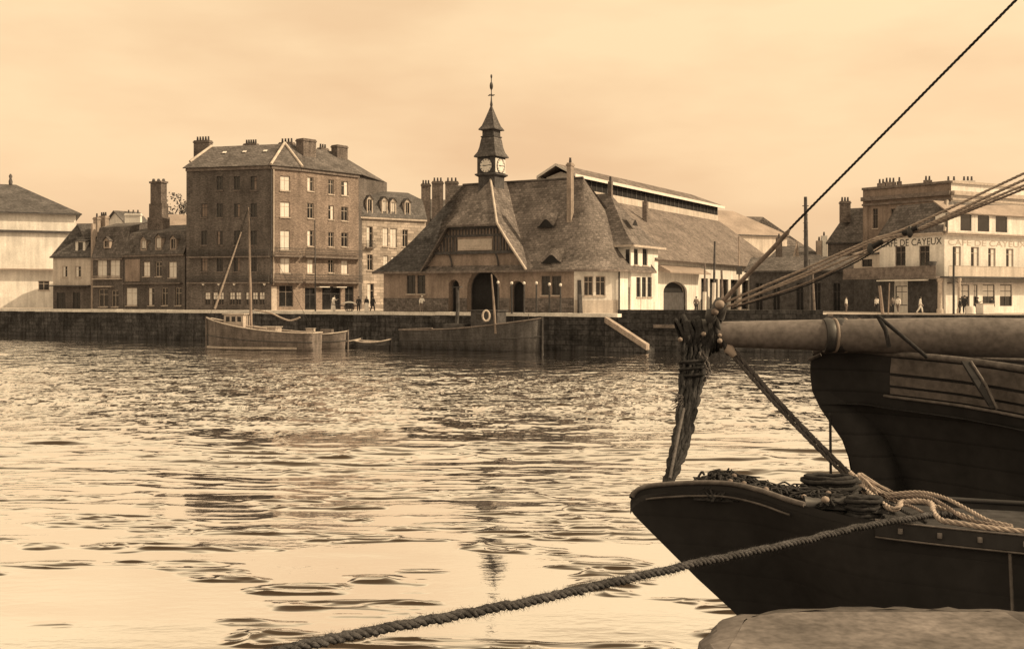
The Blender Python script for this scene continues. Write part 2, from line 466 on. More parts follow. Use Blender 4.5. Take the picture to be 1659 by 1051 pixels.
# coping stones along the left quay: one thing made of long stones
def coping(a, b, name, label, m='coping', h=.34, w=1.0, lift=.004, gaps=()):
    a = V((a.x, a.y, 0)); b = V((b.x, b.y, 0)); d = (b-a).normalized(); n = V((d.y, -d.x, 0)); L = (b-a).length
    mb = MB(); u = 0.0; rnd = random.Random(3)
    while u < L-.2:
        l = min(rnd.uniform(1.3, 2.1), L-u)
        if not any(g0 < u < g1 for g0, g1 in gaps):
            o = a+d*(u+.012)+n*(.10+rnd.uniform(-.015, .015)); o.z = QZ-h+.06
            dz = rnd.uniform(-.02, .02)
            mb.obox(o+UP*dz, d*(l-.024), -n*w, UP*h)
        u += l
    return tag(mb.build(name, M[m]), kind='structure')
Lq = (QM-QL).length
coping(QL, QM, 'quay_coping', '')
# the raised dark end wall right of the slip
w = MB()
wd = (QR1-QM2).normalized(); wn = V((wd.y, -wd.x, 0))
w.obox(V((QM2.x, QM2.y, QZ-1.6))+wn*.25, wd*19.5, -wn*1.4, UP*2.0)
o = w.build('parapet_wall', M['quay2'], origin=V((QM2.x, QM2.y, QZ)))
tag(o, 'low dark masonry parapet at the head of the sloping quay steps', 'wall')
w = MB(); w.obox(V((QM2.x, QM2.y, 2.25))+wd*3.5+wn*.02, wd*16, wn*.55, UP*.32)
o = w.build('timber_fender', M['timber'], origin=V((QM2.x, QM2.y, 2.3)))
tag(o, 'pale timber beam bolted along the dark quay face beside the steps', 'beam')
strip_c = coping(QR1+wd*.6, QR3, 'quay_coping', '', 'timber', h=.22)
# sloping steps down to the water
s0 = P(985, 513, quayY(985)-.35); s1 = P(1052, 557, 104.2)
st = thing('quay_steps', 'stone steps with pale sloping kerb running down the quay to the water', 'steps', (s0.x, s0.y, 0))
sd = V((s1.x-s0.x, s1.y-s0.y, 0)); sL = sd.length; sd.normalize(); sn = V((sd.y, -sd.x, 0))
mb = MB()
mb.prism([V((s0.x, s0.y, s0.z)), V((s1.x, s1.y, s1.z)), V((s1.x, s1.y, s1.z-.55)), V((s0.x, s0.y, s0.z-.55))], sn*.9)
mb.build('kerb', M['chimp'], st)
mb = MB(); k = 16
for i in range(k):
    a = V((s0.x, s0.y, -1))+sd*sL*i/k-sn*.003
    z = s0.z-.5+(s1.z-s0.z)*(i+.5)/k
    mb.obox(a, sd*sL/k, -sn*1.5, UP*(z+1))
mb.build('tread', M['quay'], st)
mb = MB(); mb.prism([V((s0.x, s0.y, s0.z-.57)), V((s1.x, s1.y, s1.z-.57)), V((s1.x, s1.y, -1)), V((s0.x, s0.y, -1))], sn*.8)
mb.build('string_wall', M['quay'], st)

# near quay with worn rounded kerb, bottom right of the view
edge = [(-9, 2.6), (-4, 3.3), (-1, 3.9), (-.2, 4.0), (.3, 4.2), (.62, 4.6), (.84, 5.15), (1.02, 5.55), (1.35, 5.71), (1.85, 5.76), (2.2, 5.75), (2.6, 5.71), (3.6, 5.6), (6, 5.4), (14, 5.0)]
ed = cr([V((x, y, 0)) for x, y in edge], 6)
rn = random.Random(5); rows = []
for off, z in ((0.06, -2), (.04, 3.1), (.02, 3.40), (-.02, 3.54), (-.09, 3.60), (-.2, 3.62)):
    row = []
    for i, p in enumerate(ed):
        t = (ed[min(i+1, len(ed)-1)]-ed[max(i-1, 0)]).normalized(); n = V((-t.y, t.x, 0))
        j = rn.uniform(-.015, .015) if -.2 < off and z > 3 else 0
        row.append(p+n*(off+j)+UP*(z+rn.uniform(-.008, .008)))
    rows.append(row)
mb = MB(); mb.grid(rows, True)
last = rows[-1]; tp = [V((p.x, p.y, 3.62)) for p in last]; mb.face(([V((-9, -8, 3.62))]+tp+[V((14, -8, 3.62))])[::-1])
M['nearstone'] = mat('worn_kerb_stone', 0.13, .35, 2.5, 22, bump=.9, streak=.2, brick=(1.7, .8))
tag(mb.build('near_quay', M['nearstone']), kind='structure')

# water: one sheet of real ripples
def vnoise(x, y, seed):
    xi = np.floor(x).astype(np.int64); yi = np.floor(y).astype(np.int64); xf = x-xi; yf = y-yi
    def h(a, b):
        n = (a*374761393+b*668265263+seed*1274126177) & 0x7fffffff
        n = ((n ^ (n >> 13))*1274126177) & 0x7fffffff
        n = n ^ (n >> 16)
        return (n & 0xffff)/32768.0-1.0
    u = xf*xf*xf*(xf*(xf*6-15)+10); v = yf*yf*yf*(yf*(yf*6-15)+10)
    return (h(xi, yi)*(1-u)+h(xi+1, yi)*u)*(1-v)+(h(xi, yi+1)*(1-u)+h(xi+1, yi+1)*u)*v
def sm(x, a, b):
    t = np.clip((x-a)/(b-a), 0, 1); return t*t*(3-2*t)
def build_water():
    nr, nc = WROWS, WCOLS
    py = np.concatenate([np.linspace(1500, 1060, 40)[:-1], np.linspace(1060, 510, nr-39)])
    Yr = EYE*FPX/(py-HY); px = np.linspace(-420, 2080, nc)
    X = (px[None, :]-CX)/FPX*Yr[:, None]; Y = np.repeat(Yr[:, None], nc, 1)
    # gentle bend of the wave fronts
    Yw = Y+0.25*vnoise(X/6, Y/6, 3)+.05*X
    def an(lx, ly, seed): return vnoise(X/lx+seed*3.7, Yw/ly, seed)
    near = 1-sm(Y, 24, 44); mid = sm(Y, 22, 36)*(1-sm(Y, 62, 85)); far = sm(Y, 46, 70)
    patch = sm(vnoise(X/9, Y/5, 41)+.35*vnoise(X/3, Y/1.5, 42), -.35, .45)
    h = 0.010*an(4.5, 1.9, 11)+.006*an(2.3, .8, 12)
    # near: mostly glassy with clusters of thin sharp wavelets
    xw = X+.5*vnoise(X/1.1, Yw/.5, 61); yw = Yw+.10*vnoise(X/.9, Yw/.6, 62)
    def aw(lx, ly, seed): return vnoise(xw/lx+seed*3.7, yw/ly, seed)
    mask = sm(vnoise(X/1.9, Yw/.75, 23)+.5*vnoise(X/.9, Yw/.36, 24), .05, .50)
    def rdg(n): return (1-np.minimum(1, np.abs(n)))**3
    sp = rdg(aw(1.9, .50, 21))+.55*rdg(aw(.85, .24, 22)+.15)+.35*aw(.5, .14, 25)
    h = h+near*NEAR_A*mask*sp
    # middle: long low ripples, closer together
    mk2 = sm(vnoise(X/7, Yw/2.6, 33)+.4*vnoise(X/2.6, Yw/1.1, 34), -.35, .35)
    sp2 = rdg(aw(4.6, 1.15, 31))+.6*rdg(aw(2.0, .52, 32)+.1)+.3*aw(1.4, .40, 35)
    h = h+mid*MID_A*sp2*(.30+.70*mk2)
    # far: wind-ruffled chop
    h = h+far*FAR_A*(an(1.5, .9, 51)+.5*an(.7, .5, 52))*(.4+.6*patch)
    lee = sm(Y+.573*X, 68, 86)
    h = h*(1-.8*lee)
    v = np.stack([X, Y, h], -1).reshape(-1, 3)
    idx = np.arange(nr*nc).reshape(nr, nc)
    q = np.stack([idx[:-1, :-1], idx[:-1, 1:], idx[1:, 1:], idx[1:, :-1]], -1).reshape(-1, 4)
    me = bpy.data.meshes.new('water')
    me.vertices.add(len(v)); me.vertices.foreach_set('co', v.astype(np.float32).ravel())
    me.loops.add(q.size); me.loops.foreach_set('vertex_index', q.astype(np.int32).ravel())
    me.polygons.add(len(q)); me.polygons.foreach_set('loop_start', np.arange(0, q.size, 4, dtype=np.int32))
    me.polygons.foreach_set('loop_total', np.full(len(q), 4, np.int32)) if hasattr(me.polygons[0], 'loop_total') and False else None
    me.update(calc_edges=True)
    me.polygons.foreach_set('use_smooth', np.ones(len(q), bool))
    me.materials.append(water_mat())
    o = bpy.data.objects.new('water', me); COL.objects.link(o); tag(o, kind='structure')
WROWS, WCOLS = 900, 760
NEAR_A, MID_A, FAR_A = .046, .085, .06
build_water()

# ------------------------------------------------------------------ fish market hall with clock tower
Q0 = PX(930, 113); Q0.z = 0
def Mk(s, b, z): 
    p = Q0+TD*s+BD*b; return V((p.x, p.y, z))
mk = thing('market_hall', 'fish market hall with tall hipped tile roofs, round archways and clock tower', 'market hall', Mk(-10, 5, QZ))
f1 = Fac(Mk(-24.2, 0, 0), Mk(0, 0, 0)); f2 = Fac(Mk(0, 0, 0), Mk(3.59, 3.3, 0)); f3 = Fac(Mk(3.59, 3.3, 0), Mk(3.59, 11, 0))
arch = pxrect(f1, 757, 437, 809, 520, True); ad = pxrect(f1, 826, 455, 850, 520, True); al = pxrect(f1, 727, 453, 744, 520, True)
arch = (arch[0], arch[1], QZ, arch[3], True); ad = (ad[0], ad[1], QZ, ad[3], True); al = (al[0], al[1], QZ, al[3], True)
wl = [pxrect(f1, 659, 446, 673, 476), pxrect(f1, 676, 446, 689, 476), pxrect(f1, 877, 447, 891, 478), pxrect(f1, 894, 447, 909, 478)]
w2 = [pxrect(f2, 946, 447, 961, 479), pxrect(f2, 965, 447, 981, 479)]
mb = MB(); ZE = 8.12
m2_ = MB(); wall(m2_, f2, QZ-.1, ZE, w2); wall(m2_, f3, QZ-.1, ZE); m2_.build('end_wall', M['white'], mk)  # sunlit end gets white, the shaded front grey: sun put into the colour
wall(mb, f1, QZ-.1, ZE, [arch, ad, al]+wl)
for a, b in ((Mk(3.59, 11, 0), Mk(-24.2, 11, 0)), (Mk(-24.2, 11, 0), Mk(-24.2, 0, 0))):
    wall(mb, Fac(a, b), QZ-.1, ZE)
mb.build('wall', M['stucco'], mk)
for h in wl+w2: opening(mk, f1 if h in wl else f2, h, 'd', 'paintd' if h in wl else 'paint')
for h in (arch, ad, al):
    wo = opening(mk, f1, h, 'o', 'paintd', 'archway', sill=False, depth=.9, bars=False)
# floor lining of the deep arches
for h in (arch, ad, al):
    mb = MB(); ol = hole_outline(h)
    for p, q in zip(ol, ol[1:]):
        mb.face([f1.pt(q[0], q[1], -.2), f1.pt(p[0], p[1], -.2), f1.pt(p[0], p[1], -.9), f1.pt(q[0], q[1], -.9)])
    # stone voussoir ring
    rise = (h[1]-h[0])/2; cu = (h[0]+h[1])/2; zc = h[3]-rise
    for k in range(11):
        t0, t1 = math.pi*k/11+.012, math.pi*(k+1)/11-.012
        r0, r1 = rise+.01, rise+.32
        pl = [f1.pt(cu+r*math.cos(t), zc+r*math.sin(t), .003) for r, t in ((r0, t0), (r1, t0), (r1, t1), (r0, t1))]
        mb.prism(pl, f1.n*.05)
    mb.build('arch_ring', M['stucco'], mk)
# plinth
mb = MB(); cuts = sorted([(h[0]-.02, h[1]+.02) for h in (arch, ad, al)]); u = 0
for a, b in cuts+[(f1.L, None)]:
    if a-u > .05:
        mb = MB(); mb.obox(f1.pt(u, QZ, .004), f1.d*(a-u-.01), f1.n*.05, UP*1.55); mb.build('plinth', M['plinth'], mk)
    u = b
mb = MB(); mb.obox(f2.pt(.06, QZ, .004), f2.d*(f2.L-.06), f2.n*.05, UP*1.35); mb.build('plinth', M['cream'], mk)  # paler plinth on the canted end, sunlight painted in here too
# buttress and down pipe at the canted corner
mb = MB(); a = f2.pt(.35, QZ, .06)
mb.prism([a, a+f2.n*.75, a+f2.n*.12+UP*3.4, a+UP*3.4], f2.d*.35); mb.build('buttress', M['timberd'], mk)
mb = MB(); p = Mk(3.62, 3.2, 0)
mb.tube([V((p.x, p.y-.12, QZ)), V((p.x, p.y-.12, ZE))], .09, 8); mb.build('drain_pipe', M['iron'], mk)

def bell(eave, top, rows=7, sag=.9):
    out = []
    for r in range(rows+1):
        t = r/rows; row = []
        for e, q in zip(eave, top):
            p = V(e).lerp(V(q), t); p.z -= sag*math.sin(math.pi*t**.75)*(1-.25*t); row.append(p)
        out.append(row)
    return out
ZR = 18.25; ZEV = 8.08
RG = lambda s: Mk(s, 6.77, ZR)
mb = MB()
es = [(-18, -.75), (-12, -.75), (-5, -.75), (-2.4, -.75), (0.1, -.75)]; eave = [Mk(s, b, ZEV) for s, b in es]
top = [RG(min(-2.26, s-1.5)) for s, b in es]; top[-1] = RG(-2.3)
mb.grid(bell(eave, top), False)
corner = [(0.1, -.75), (1.7, -.6), (2.9, .2), (3.85, 1.5), (4.4, 3.2)]
mb.grid(bell([Mk(s, b, ZEV) for s, b in corner], [RG(-2.3), RG(-2.26), RG(-2.255), RG(-2.25), RG(-2.245)]), True)
te = [(4.4, 3.2), (4.4, 7), (4.4, 11.5)]
mb.grid(bell([Mk(s, b, ZEV) for s, b in te], [RG(-2.24+.004*i) for i in range(3)]), False)
bk = [(4.4, 11.5), (-10, 12), (-25, 12)]
mb.grid([[Mk(s, b, ZEV) for s, b in bk], [RG(-2.2), RG(-10), RG(-17.8)]], False)
# left wing
lw = [(-25.3, 12), (-25.3, 5), (-25.3, -.75)]
mbw = MB(); mbw.grid(bell([Mk(s, b, ZEV) for s, b in lw], [RG(-17.83), RG(-17.82), RG(-17.81)]), False)
lf = [(-25.3, -.75), (-21.5, -.75), (-18, -.75)]
mbw.grid(bell([Mk(s, b, ZEV) for s, b in lf], [RG(-17.8), RG(-17.6), RG(-17)]), False)
mb.build('roof', M['tile'], mk); mbw.build('wing_roof', M['tiled'], mk)
mb = MB()                                            # fascia and soffit under the eaves
oe = [(-25.3, -.75), (0.1, -.75), (1.7, -.6), (2.9, .2), (3.85, 1.5), (4.4, 3.2), (4.4, 11.5)]
ie = [(-24.25, 0), (0, 0), (1.2, 1.0), (2.3, 2.05), (3.0, 2.7), (3.55, 3.3), (3.55, 11)]
for (a, b), (c, d) in zip(zip(oe, ie), zip(oe[1:], ie[1:])):
    mb.face([Mk(*a, ZEV-.2), Mk(*c, ZEV-.2), Mk(*c, ZEV+.02), Mk(*a, ZEV+.02)])
    mb.face([Mk(*b, ZEV-.2), Mk(*d, ZEV-.2), Mk(*c, ZEV-.2), Mk(*a, ZEV-.2)])
mb.build('eaves', M['timber'], mk)
# central gable with half hip
GS, GH, GZ = -11.86, 3.2, 13.15
mb = MB()
for sg in (1, -1):
    rows = []
    for r in range(9):
        t = r/8; s = GS+sg*6.75*t; z = ZR-(ZR-ZEV)*t-.35*math.sin(math.pi*t)
        b0 = -.95 if s*sg > (GS*sg+GH) else None
        if b0 is None: k = abs(s-GS)/GH; b0 = 3.1+(-.95-3.1)*k
        rows.append([Mk(s, b0, z), Mk(s, 6.8, z)])
    if sg > 0: rows = [r[::-1] for r in rows]
    mb.grid(rows, False)
    # verge thickness
    for r, q in zip(rows, rows[1:]):
        a, b = (r[1], q[1]) if sg > 0 else (r[0], q[0])
        mb.face([a, b, b-UP*.3, a-UP*.3])
zf = ZR-(ZR-ZEV)*GH/6.75-.35*math.sin(math.pi*GH/6.75)
mb.face([Mk(GS-GH, -.95, zf), Mk(GS+GH, -.95, zf), Mk(GS, 3.1, ZR)])
mb.face([Mk(GS-GH, -.95, zf-.25), Mk(GS+GH, -.95, zf-.25), Mk(GS+GH, -.95, zf), Mk(GS-GH, -.95, zf)])
mb.build('gable_roof', M['tile'], mk)
mb = MB()                                            # pale verge tiles of the sunlit edge
for s0_, s1_ in ((GH, 6.75),):
    pts = []
    for r in range(7):
        s = s0_+(s1_-s0_)*r/6; t = s/6.75; pts.append(Mk(GS+s, -.98, ZR-(ZR-ZEV)*t-.35*math.sin(math.pi*t)+.05))
    mb.tube(pts, .13, 6)
mb.tube([Mk(GS, 3.1, ZR), Mk(GS+GH, -.95, zf+.05)], .13, 6)
mb.build('verge', M['ridge'], mk)
def gz(s): t = abs(s-GS)/6.75; return ZR-(ZR-ZEV)*t-.35*math.sin(math.pi*t)
ZT = 9.95
mb = MB(); sA = [GS-6.3+12.6*i/24 for i in range(25)]
mb.grid([[Mk(s, -.02, ZE-.02) for s in sA], [Mk(s, -.02, min(ZT, gz(s)-.05)) for s in sA]], False); mb.build('gable_wall', M['stucco'], mk)
mb = MB(); sT = [s for s in sA if gz(s) > ZT+.02]; 
mb.grid([[Mk(s, -.12, ZT) for s in sT], [Mk(s, -.12, min(zf-.1, gz(s)-.1)) for s in sT]], False)
mb.build('gable_infill', M['stucco'], mk)
mb = MB()
def beam(a, b, w=.2, off=-.13, d=.10):
    """timber on the gable plane between (s,z) points"""
    A, B = Mk(a[0], off, a[1]), Mk(b[0], off, b[1]); t = (B-A).normalized(); sd_ = t.cross(f1.n).normalized()*w
    mb.obox(A-sd_/2, B-A, sd_, f1.n*d)
beam((GS-5.2, ZT+.12), (GS+5.2, ZT+.12), .32, -.135, .2); beam((GS-4.0, 11.9), (GS+4.0, 11.9), .22)
beam((GS-GH, zf-.3), (GS+GH, zf-.3), .35, -.135, .2)
for i in range(27):
    s = GS-5.2+10.4*i/26; zt = min(11.8, gz(s)-.25)
    if abs(s-GS) > 2.2 and zt > ZT+.4: beam((s, ZT+.28), (s, zt), .17 if i % 3 else .26)
    if abs(s-GS) < 3.6: beam((s, 12.0), (s, min(zf-.45, gz(s)-.25)), .15)
mb.build('timber_frame', M['timberd'], mk)
mb = MB(); mb.obox(Mk(GS-2.15, -.14, ZT+.36), TD*4.3, -BD*.12, UP*1.2); sb = mb.build('sign_board', M['signw'], mk)
mb = MB(); mb.obox(Mk(GS-1.5, -.265, ZT+.5), TD*3.1, -BD*.05, UP*.42); mb.build('sign_panel', M['sill'], sb)
for s in (GS-3.0, GS+2.9):
    mb = MB(); pts = [Mk(s, -.1, 8.15), Mk(s, -.16, 8.7), Mk(s, -.35, 9.4), Mk(s, -.75, 9.95)]
    mb.tube(cr(pts, 5), .11, 6); mb.build('bracket', M['timberd'], mk)
# eyebrow dormers
def eyebrow(parent, c, nrm, up, w, h, depth, m):
    nrm, up = V(nrm).normalized(), V(up).normalized(); sdv = up.cross(nrm)
    mb = MB(); rows = []
    for k in range(3):
        bk_ = k/2; row = []
        for i in range(15):
            x = -1+2*i/14; z = h*(.5+.5*math.cos(math.pi*x))*(1-bk_)
            row.append(V(c)+sdv*x*w+UP*(z+.12*(1-bk_))+up*(depth*bk_))
        rows.append(row)
    mb.grid(rows, True); rf = mb.build('eyebrow_dormer', M[m], parent)
    fm = MB(); row0 = rows[0]; fm.grid([[p-UP*(.12+h*(.5+.5*math.cos(math.pi*(-1+2*i/14))))-up*.02 for i, p in enumerate(row0)], [p-nrm*.02-UP*.03 for p in row0]], False)
    fm.build('vent_opening', M['dark'], rf)
def onroof(s, t, sag=.9):
    e = Mk(s, -.75, ZEV); q = RG(min(-2.26, s-1.5)); p = e.lerp(q, t); p.z -= sag*math.sin(math.pi*t**.75)*(1-.25*t); return p
slope_up = (BD*7.5+UP*10.1).normalized()
eyebrow(mk, onroof(-4.1, .53)-BD*.25, -BD, slope_up, 1.25, .75, 2.0, 'tile')
eyebrow(mk, onroof(-2.4, .12)-BD*.35, -BD, slope_up, 1.45, .75, 2.0, 'tile')
chimney(mk, Mk(-2.4, 3.9, 0), .5, .7, 12.5, 19.6, TD, 1, 'chimp')
for s, hh in ((-15.3, 20.0), (-14.6, 19.1)):
    mb = MB(); p = RG(s); mb.lathe((p.x, p.y, ZR-.4), [(.2, 0), (.2, hh-ZR-.3), (.28, hh-ZR-.2), (.28, hh-ZR+.1), (.12, hh-ZR+.4)], 10)
    mb.build('vent_pipe', M['pot'], mk)
mb = MB(); mb.tube([RG(-17.8)+UP*.05, RG(-2.26)+UP*.05], .14, 6); mb.build('ridge_cap', M['tile2'], mk)
# clock tower
tw = 1.15; TC = Mk(GS-.5, 4.1, 0)
def sq(c, hw, z, tilt=0): return [c+TD*hw*a+BD*hw*b+UP*z for a, b in ((-1, -1), (1, -1), (1, 1), (-1, 1))]
def stack(mb, c, prof):
    rows = [sq(c, hw, z) for hw, z in prof]
    mb.grid([r+[r[0]] for r in rows], False)
Z = lambda py: ZY(py, 120.4)
mb = MB(); stack(mb, TC, [(tw*.92, 15.5), (tw*.92, Z(284)), (tw*1.18, Z(281)), (tw*1.18, Z(279)), (tw, Z(278)), (tw, Z(252))]); 
tower = mb.build('clock_tower', M['timberd'], mk)
mb = MB(); stack(mb, TC, [(tw*1.24, Z(251.5)), (tw*1.24, Z(249.5)), (tw*1.0, Z(243)), (tw*.86, Z(235)), (tw*.76, Z(224)), (tw*.70, Z(219))]); mb.face(sq(TC, tw*1.22, Z(251.5))[::-1])
mb.build('lower_roof', M['slate'], tower)
mb = MB(); stack(mb, TC, [(tw*.70, Z(219)), (tw*.76, Z(218)), (tw*.76, Z(216.5)), (tw*.64, Z(216)), (tw*.64, Z(207)), (tw*.72, Z(206))])
mb.build('lantern_stage', M['timberd'], tower)
mb = MB(); stack(mb, TC, [(tw*.92, Z(206.5)), (tw*.92, Z(205)), (tw*.68, Z(199)), (tw*.44, Z(187)), (tw*.2, Z(174)), (.07, Z(166))]); mb.face(sq(TC, tw*.9, Z(206.5))[::-1])
mb.build('spire', M['slate'], tower)
mb = MB(); c = TC
mb.lathe(c, [(.1, Z(168)), (.16, Z(164)), (.09, Z(158)), (.06, Z(152)), (.05, Z(149)), (.09, Z(147)), (.05, Z(145)), (.05, Z(140)), (.16, Z(137)), (.2, Z(133)), (.16, Z(129)), (.06, Z(126)), (.05, Z(121)), (.11, Z(118)), (.1, Z(115)), (.0, Z(113.5))], 10)
mb.obox(c-TD*.42+BD*(-.04)+UP*Z(149), TD*.84, BD*.08, UP*.09); mb.obox(c-BD*.42+TD*(-.04)+UP*Z(149), BD*.84, TD*.08, UP*.09)
mb.build('finial', M['iron'], tower)
for dn, dd, nm in ((-BD, TD, 'stucco'), (TD, BD, 'white')):
    cc = TC+dn*(tw+.004)+UP*Z(266)
    if nm == 'white':
        mb = MB(); mb.obox(cc-dd*tw*.95-UP*(Z(266)-Z(277)), dd*tw*1.9, dn*.03, UP*(Z(254)-Z(277))); mb.build('clock_panel', M['white'], tower); cc = cc+dn*.034
    mb = MB(); rad = .78
    ring = lambda r, off: [cc+dd*r*math.cos(2*math.pi*k/24)+UP*r*math.sin(2*math.pi*k/24)+dn*off for k in range(24)]
    mb.prism(ring(rad, 0), dn*.05)
    mb.mi = 1
    for k in range(12):
        t = math.pi*k/6; d_ = dd*math.cos(t)+UP*math.sin(t); e_ = dd*-math.sin(t)+UP*math.cos(t)
        mb.obox(cc+d_*rad*.74-e_*.035+dn*.052, d_*rad*.2, e_*.07, dn*.015)
    for t, ln, w in ((math.radians(178), .42, .09), (math.radians(5), .6, .07)):
        d_ = dd*math.cos(t)+UP*math.sin(t); e_ = dd*-math.sin(t)+UP*math.cos(t)
        mb.obox(cc-e_*w/2+dn*.055, d_*ln, e_*w, dn*.02)
    mb.tube([cc+dd*rad*1.02*math.cos(2*math.pi*k/24)+UP*rad*1.02*math.sin(2*math.pi*k/24)+dn*.04 for k in range(25)], .05, 5)
    mb.build('clock_face', [M['white'], M['paintd']], tower)

# annex of the market: white two-storey block under a steep hipped roof
an = thing('market_annex', 'white two-storey block under a steep hipped roof between market hall and arched gateway', 'annex', Mk(0, 9, QZ))
fa = Fac(Mk(-2, 5.67, 0), Mk(3.86, 5.67, 0)); fb = Fac(Mk(3.86, 5.67, 0), Mk(3.86, 13.2, 0))
hb = [pxrect(fb, 1027, 403, 1034, 429), pxrect(fb, 1041, 403, 1049, 430), pxrect(fb, 1031, 449, 1038, 481), pxrect(fb, 1040, 449, 1047, 481), pxrect(fb, 1049, 449, 1056, 481)]
ha = [pxrect(fa, 1013, 404, 1020, 440)]; da = pxrect(fa, 1014, 465, 1020, 507); ha.append((da[0], da[1], QZ, da[3], False))
mb = MB(); wall(mb, fa, QZ-.1, 10.8, ha); wall(mb, fb, QZ-.1, 10.8, hb); wall(mb, Fac(Mk(3.86, 13.2, 0), Mk(-6, 13.2, 0)), 8, 10.8)
mb.build('wall', M['white'], an)
for h in hb: opening(an, fb, h, 'd', 'paintd')
opening(an, fa, ha[0], 'd', 'paintd'); opening(an, fa, ha[1], 'd', 'paintd', 'door', sill=False)
mb = MB(); AP = Mk(-.27, 9.4, 16.7); EZ = 10.75
mb.grid(bell([Mk(4.55, 5.0, EZ), Mk(4.55, 9.4, EZ), Mk(4.55, 13.9, EZ)], [AP, AP+BD*.004, AP+BD*.008], sag=.6), False)
mb.grid(bell([Mk(-8, 5.0, EZ), Mk(4.55, 5.0, EZ)], [Mk(-8, 9.4, 16.7), AP], sag=.6), False)
mb.grid(bell([Mk(4.55, 13.9, EZ), Mk(-8, 13.9, EZ)], [AP, Mk(-8, 9.4, 16.7)], sag=.6), False)
mb.build('roof', M['tile'], an)
mb = MB(); mb.obox(Mk(4.5, 5.0, EZ-.22), BD*8.9, TD*.06, UP*.22); mb.obox(Mk(4.5, 5.0, EZ-.22), -TD*4, -BD*.06, UP*.22); mb.build('fascia', M['sill'], an)
eyebrow(an, AP.lerp(Mk(4.55, 8.4, EZ), .62)+TD*.3, TD, (-TD*4.8+UP*5.9), .95, .5, 1.3, 'tile')
chimney(an, AP+TD*.05, .42, .42, 15.8, 18.0, TD, 1, 'chim', cap=False)

# long hall with raised lantern roof
N0 = V((5.43, 128, 0))
def Hl(w, l, z): p = N0+TD*w+BD*l; return V((p.x, p.y, z))
hl = thing('long_hall', 'long tiled hall with raised lantern roof running back behind the market', 'hall', Hl(0, 25, QZ))
fh = Fac(Hl(11.6, .5, 0), Hl(11.6, 50, 0)); fe = Fac(Hl(11.6, 50, 0), Hl(-11.6, 50, 0)); fn = Fac(Hl(-11.6, .5, 0), Hl(11.6, .5, 0))
gate = pxrect(fh, 1075, 456, 1113, 500, 1.2); gate = (gate[0], gate[1], QZ, gate[3], 1.2)
bays = []
for a, b in ((1136, 1147), (1150, 1163), (1166, 1180), (1184, 1196), (1202, 1214), (1220, 1232)):
    h = pxrect(fh, a, 442, b, 500); bays.append((h[0], h[1], QZ, 7.6, False))
mb = MB(); wall(mb, fh, QZ-.1, 9.7, [gate]+bays); wall(mb, fe, QZ-.1, 9.7); wall(mb, fn, QZ-.1, 9.7)
for l in (.5, 50):
    mb.face([Hl(-11.6, l, 9.7), Hl(11.6, l, 9.7), Hl(1.9, l, 17.0), Hl(1.9, l, 19.3), Hl(0, l, 19.9), Hl(-1.9, l, 19.3), Hl(-1.9, l, 17.0)])
mb.build('wall', M['white'], hl)
g_ = opening(hl, fh, gate, 'o', 'paint', 'gateway', sill=False, depth=.5, bars=False)
mb = MB(); mb.obox(fh.pt(gate[0]+.1, QZ, -.42), fh.d*(gate[1]-gate[0]-.2), fh.n*.06, UP*(gate[3]-QZ-1.3)); mb.build('gate_leaf', M['paintd'], g_)
for h in bays: opening(hl, fh, h, 'o', 'timberd', 'bay_opening', sill=False, depth=.6, bars=True)
h = pxrect(fh, 1066, 431, 1133, 441)
mb = MB(); mb.prism([fh.pt(h[0], h[2], .02), fh.pt(h[0], h[2]+.75, .02), fh.pt(h[0], h[2]-.05, 1.5), fh.pt(h[0], h[2]-.2, 1.5)], fh.d*(h[1]-h[0])); mb.build('canopy', M['zinc'], hl)
mb = MB()
for sg in (1, -1):
    a = [Hl(sg*1.85, -.3, 17.2), Hl(sg*1.85, 50.4, 17.2), Hl(sg*12.4, 50.4, 9.45), Hl(sg*12.4, -.3, 9.45)]; roofslab(mb, a, .16)
mb.build('roof', M['pantile'], hl)
mb = MB()
for sg in (1, -1): roofslab(mb, [Hl(0, -.7, 20.75), Hl(0, 44, 20.75), Hl(sg*2.5, 51.5, 19.42), Hl(sg*2.5, -.7, 19.42)], .1)
roofslab(mb, [Hl(0, 44, 20.75), Hl(2.5, 51.5, 19.42), Hl(-2.5, 51.5, 19.42)], .1)
mb.build('lantern_roof', M['pantile'], hl)
mb = MB()
for sg in (1, -1): mb.obox(Hl(sg*2.5, -.7, 19.06), BD*52.2, TD*sg*.05, UP*.36)
for l in (-.75,):                                # gable bargeboards
    for sg in (1, -1): mb.prism([Hl(0, l, 20.77), Hl(sg*2.5, l, 19.44), Hl(sg*2.5, l, 19.14), Hl(0, l, 20.47)], BD*.04)
mb.build('fascia', M['blind'], hl)
mb = MB()
for sg in (1, -1):
    mb.obox(Hl(sg*1.86, .1, 17.95), BD*49.8, TD*sg*.05, UP*1.36)
mb.mi = 1
for i in range(34): mb.obox(Hl(1.915, .1+49.5*i/33, 17.95), BD*.16, TD*.06, UP*1.36)
mb.build('louvre', [M['dark'], M['timberd']], hl)
mb = MB(); mb.obox(Hl(1.86, .1, 17.0), BD*49.8, TD*.14, UP*.93); mb.obox(Hl(-1.86, .1, 17.0), BD*49.8, -TD*.14, UP*.93); mb.build('clerestory', M['cream'], hl)
chimney(hl, Hl(5.2, 13.5, 0), .6, .5, 13, 17.2, TD, 1, 'chim', cap=False)

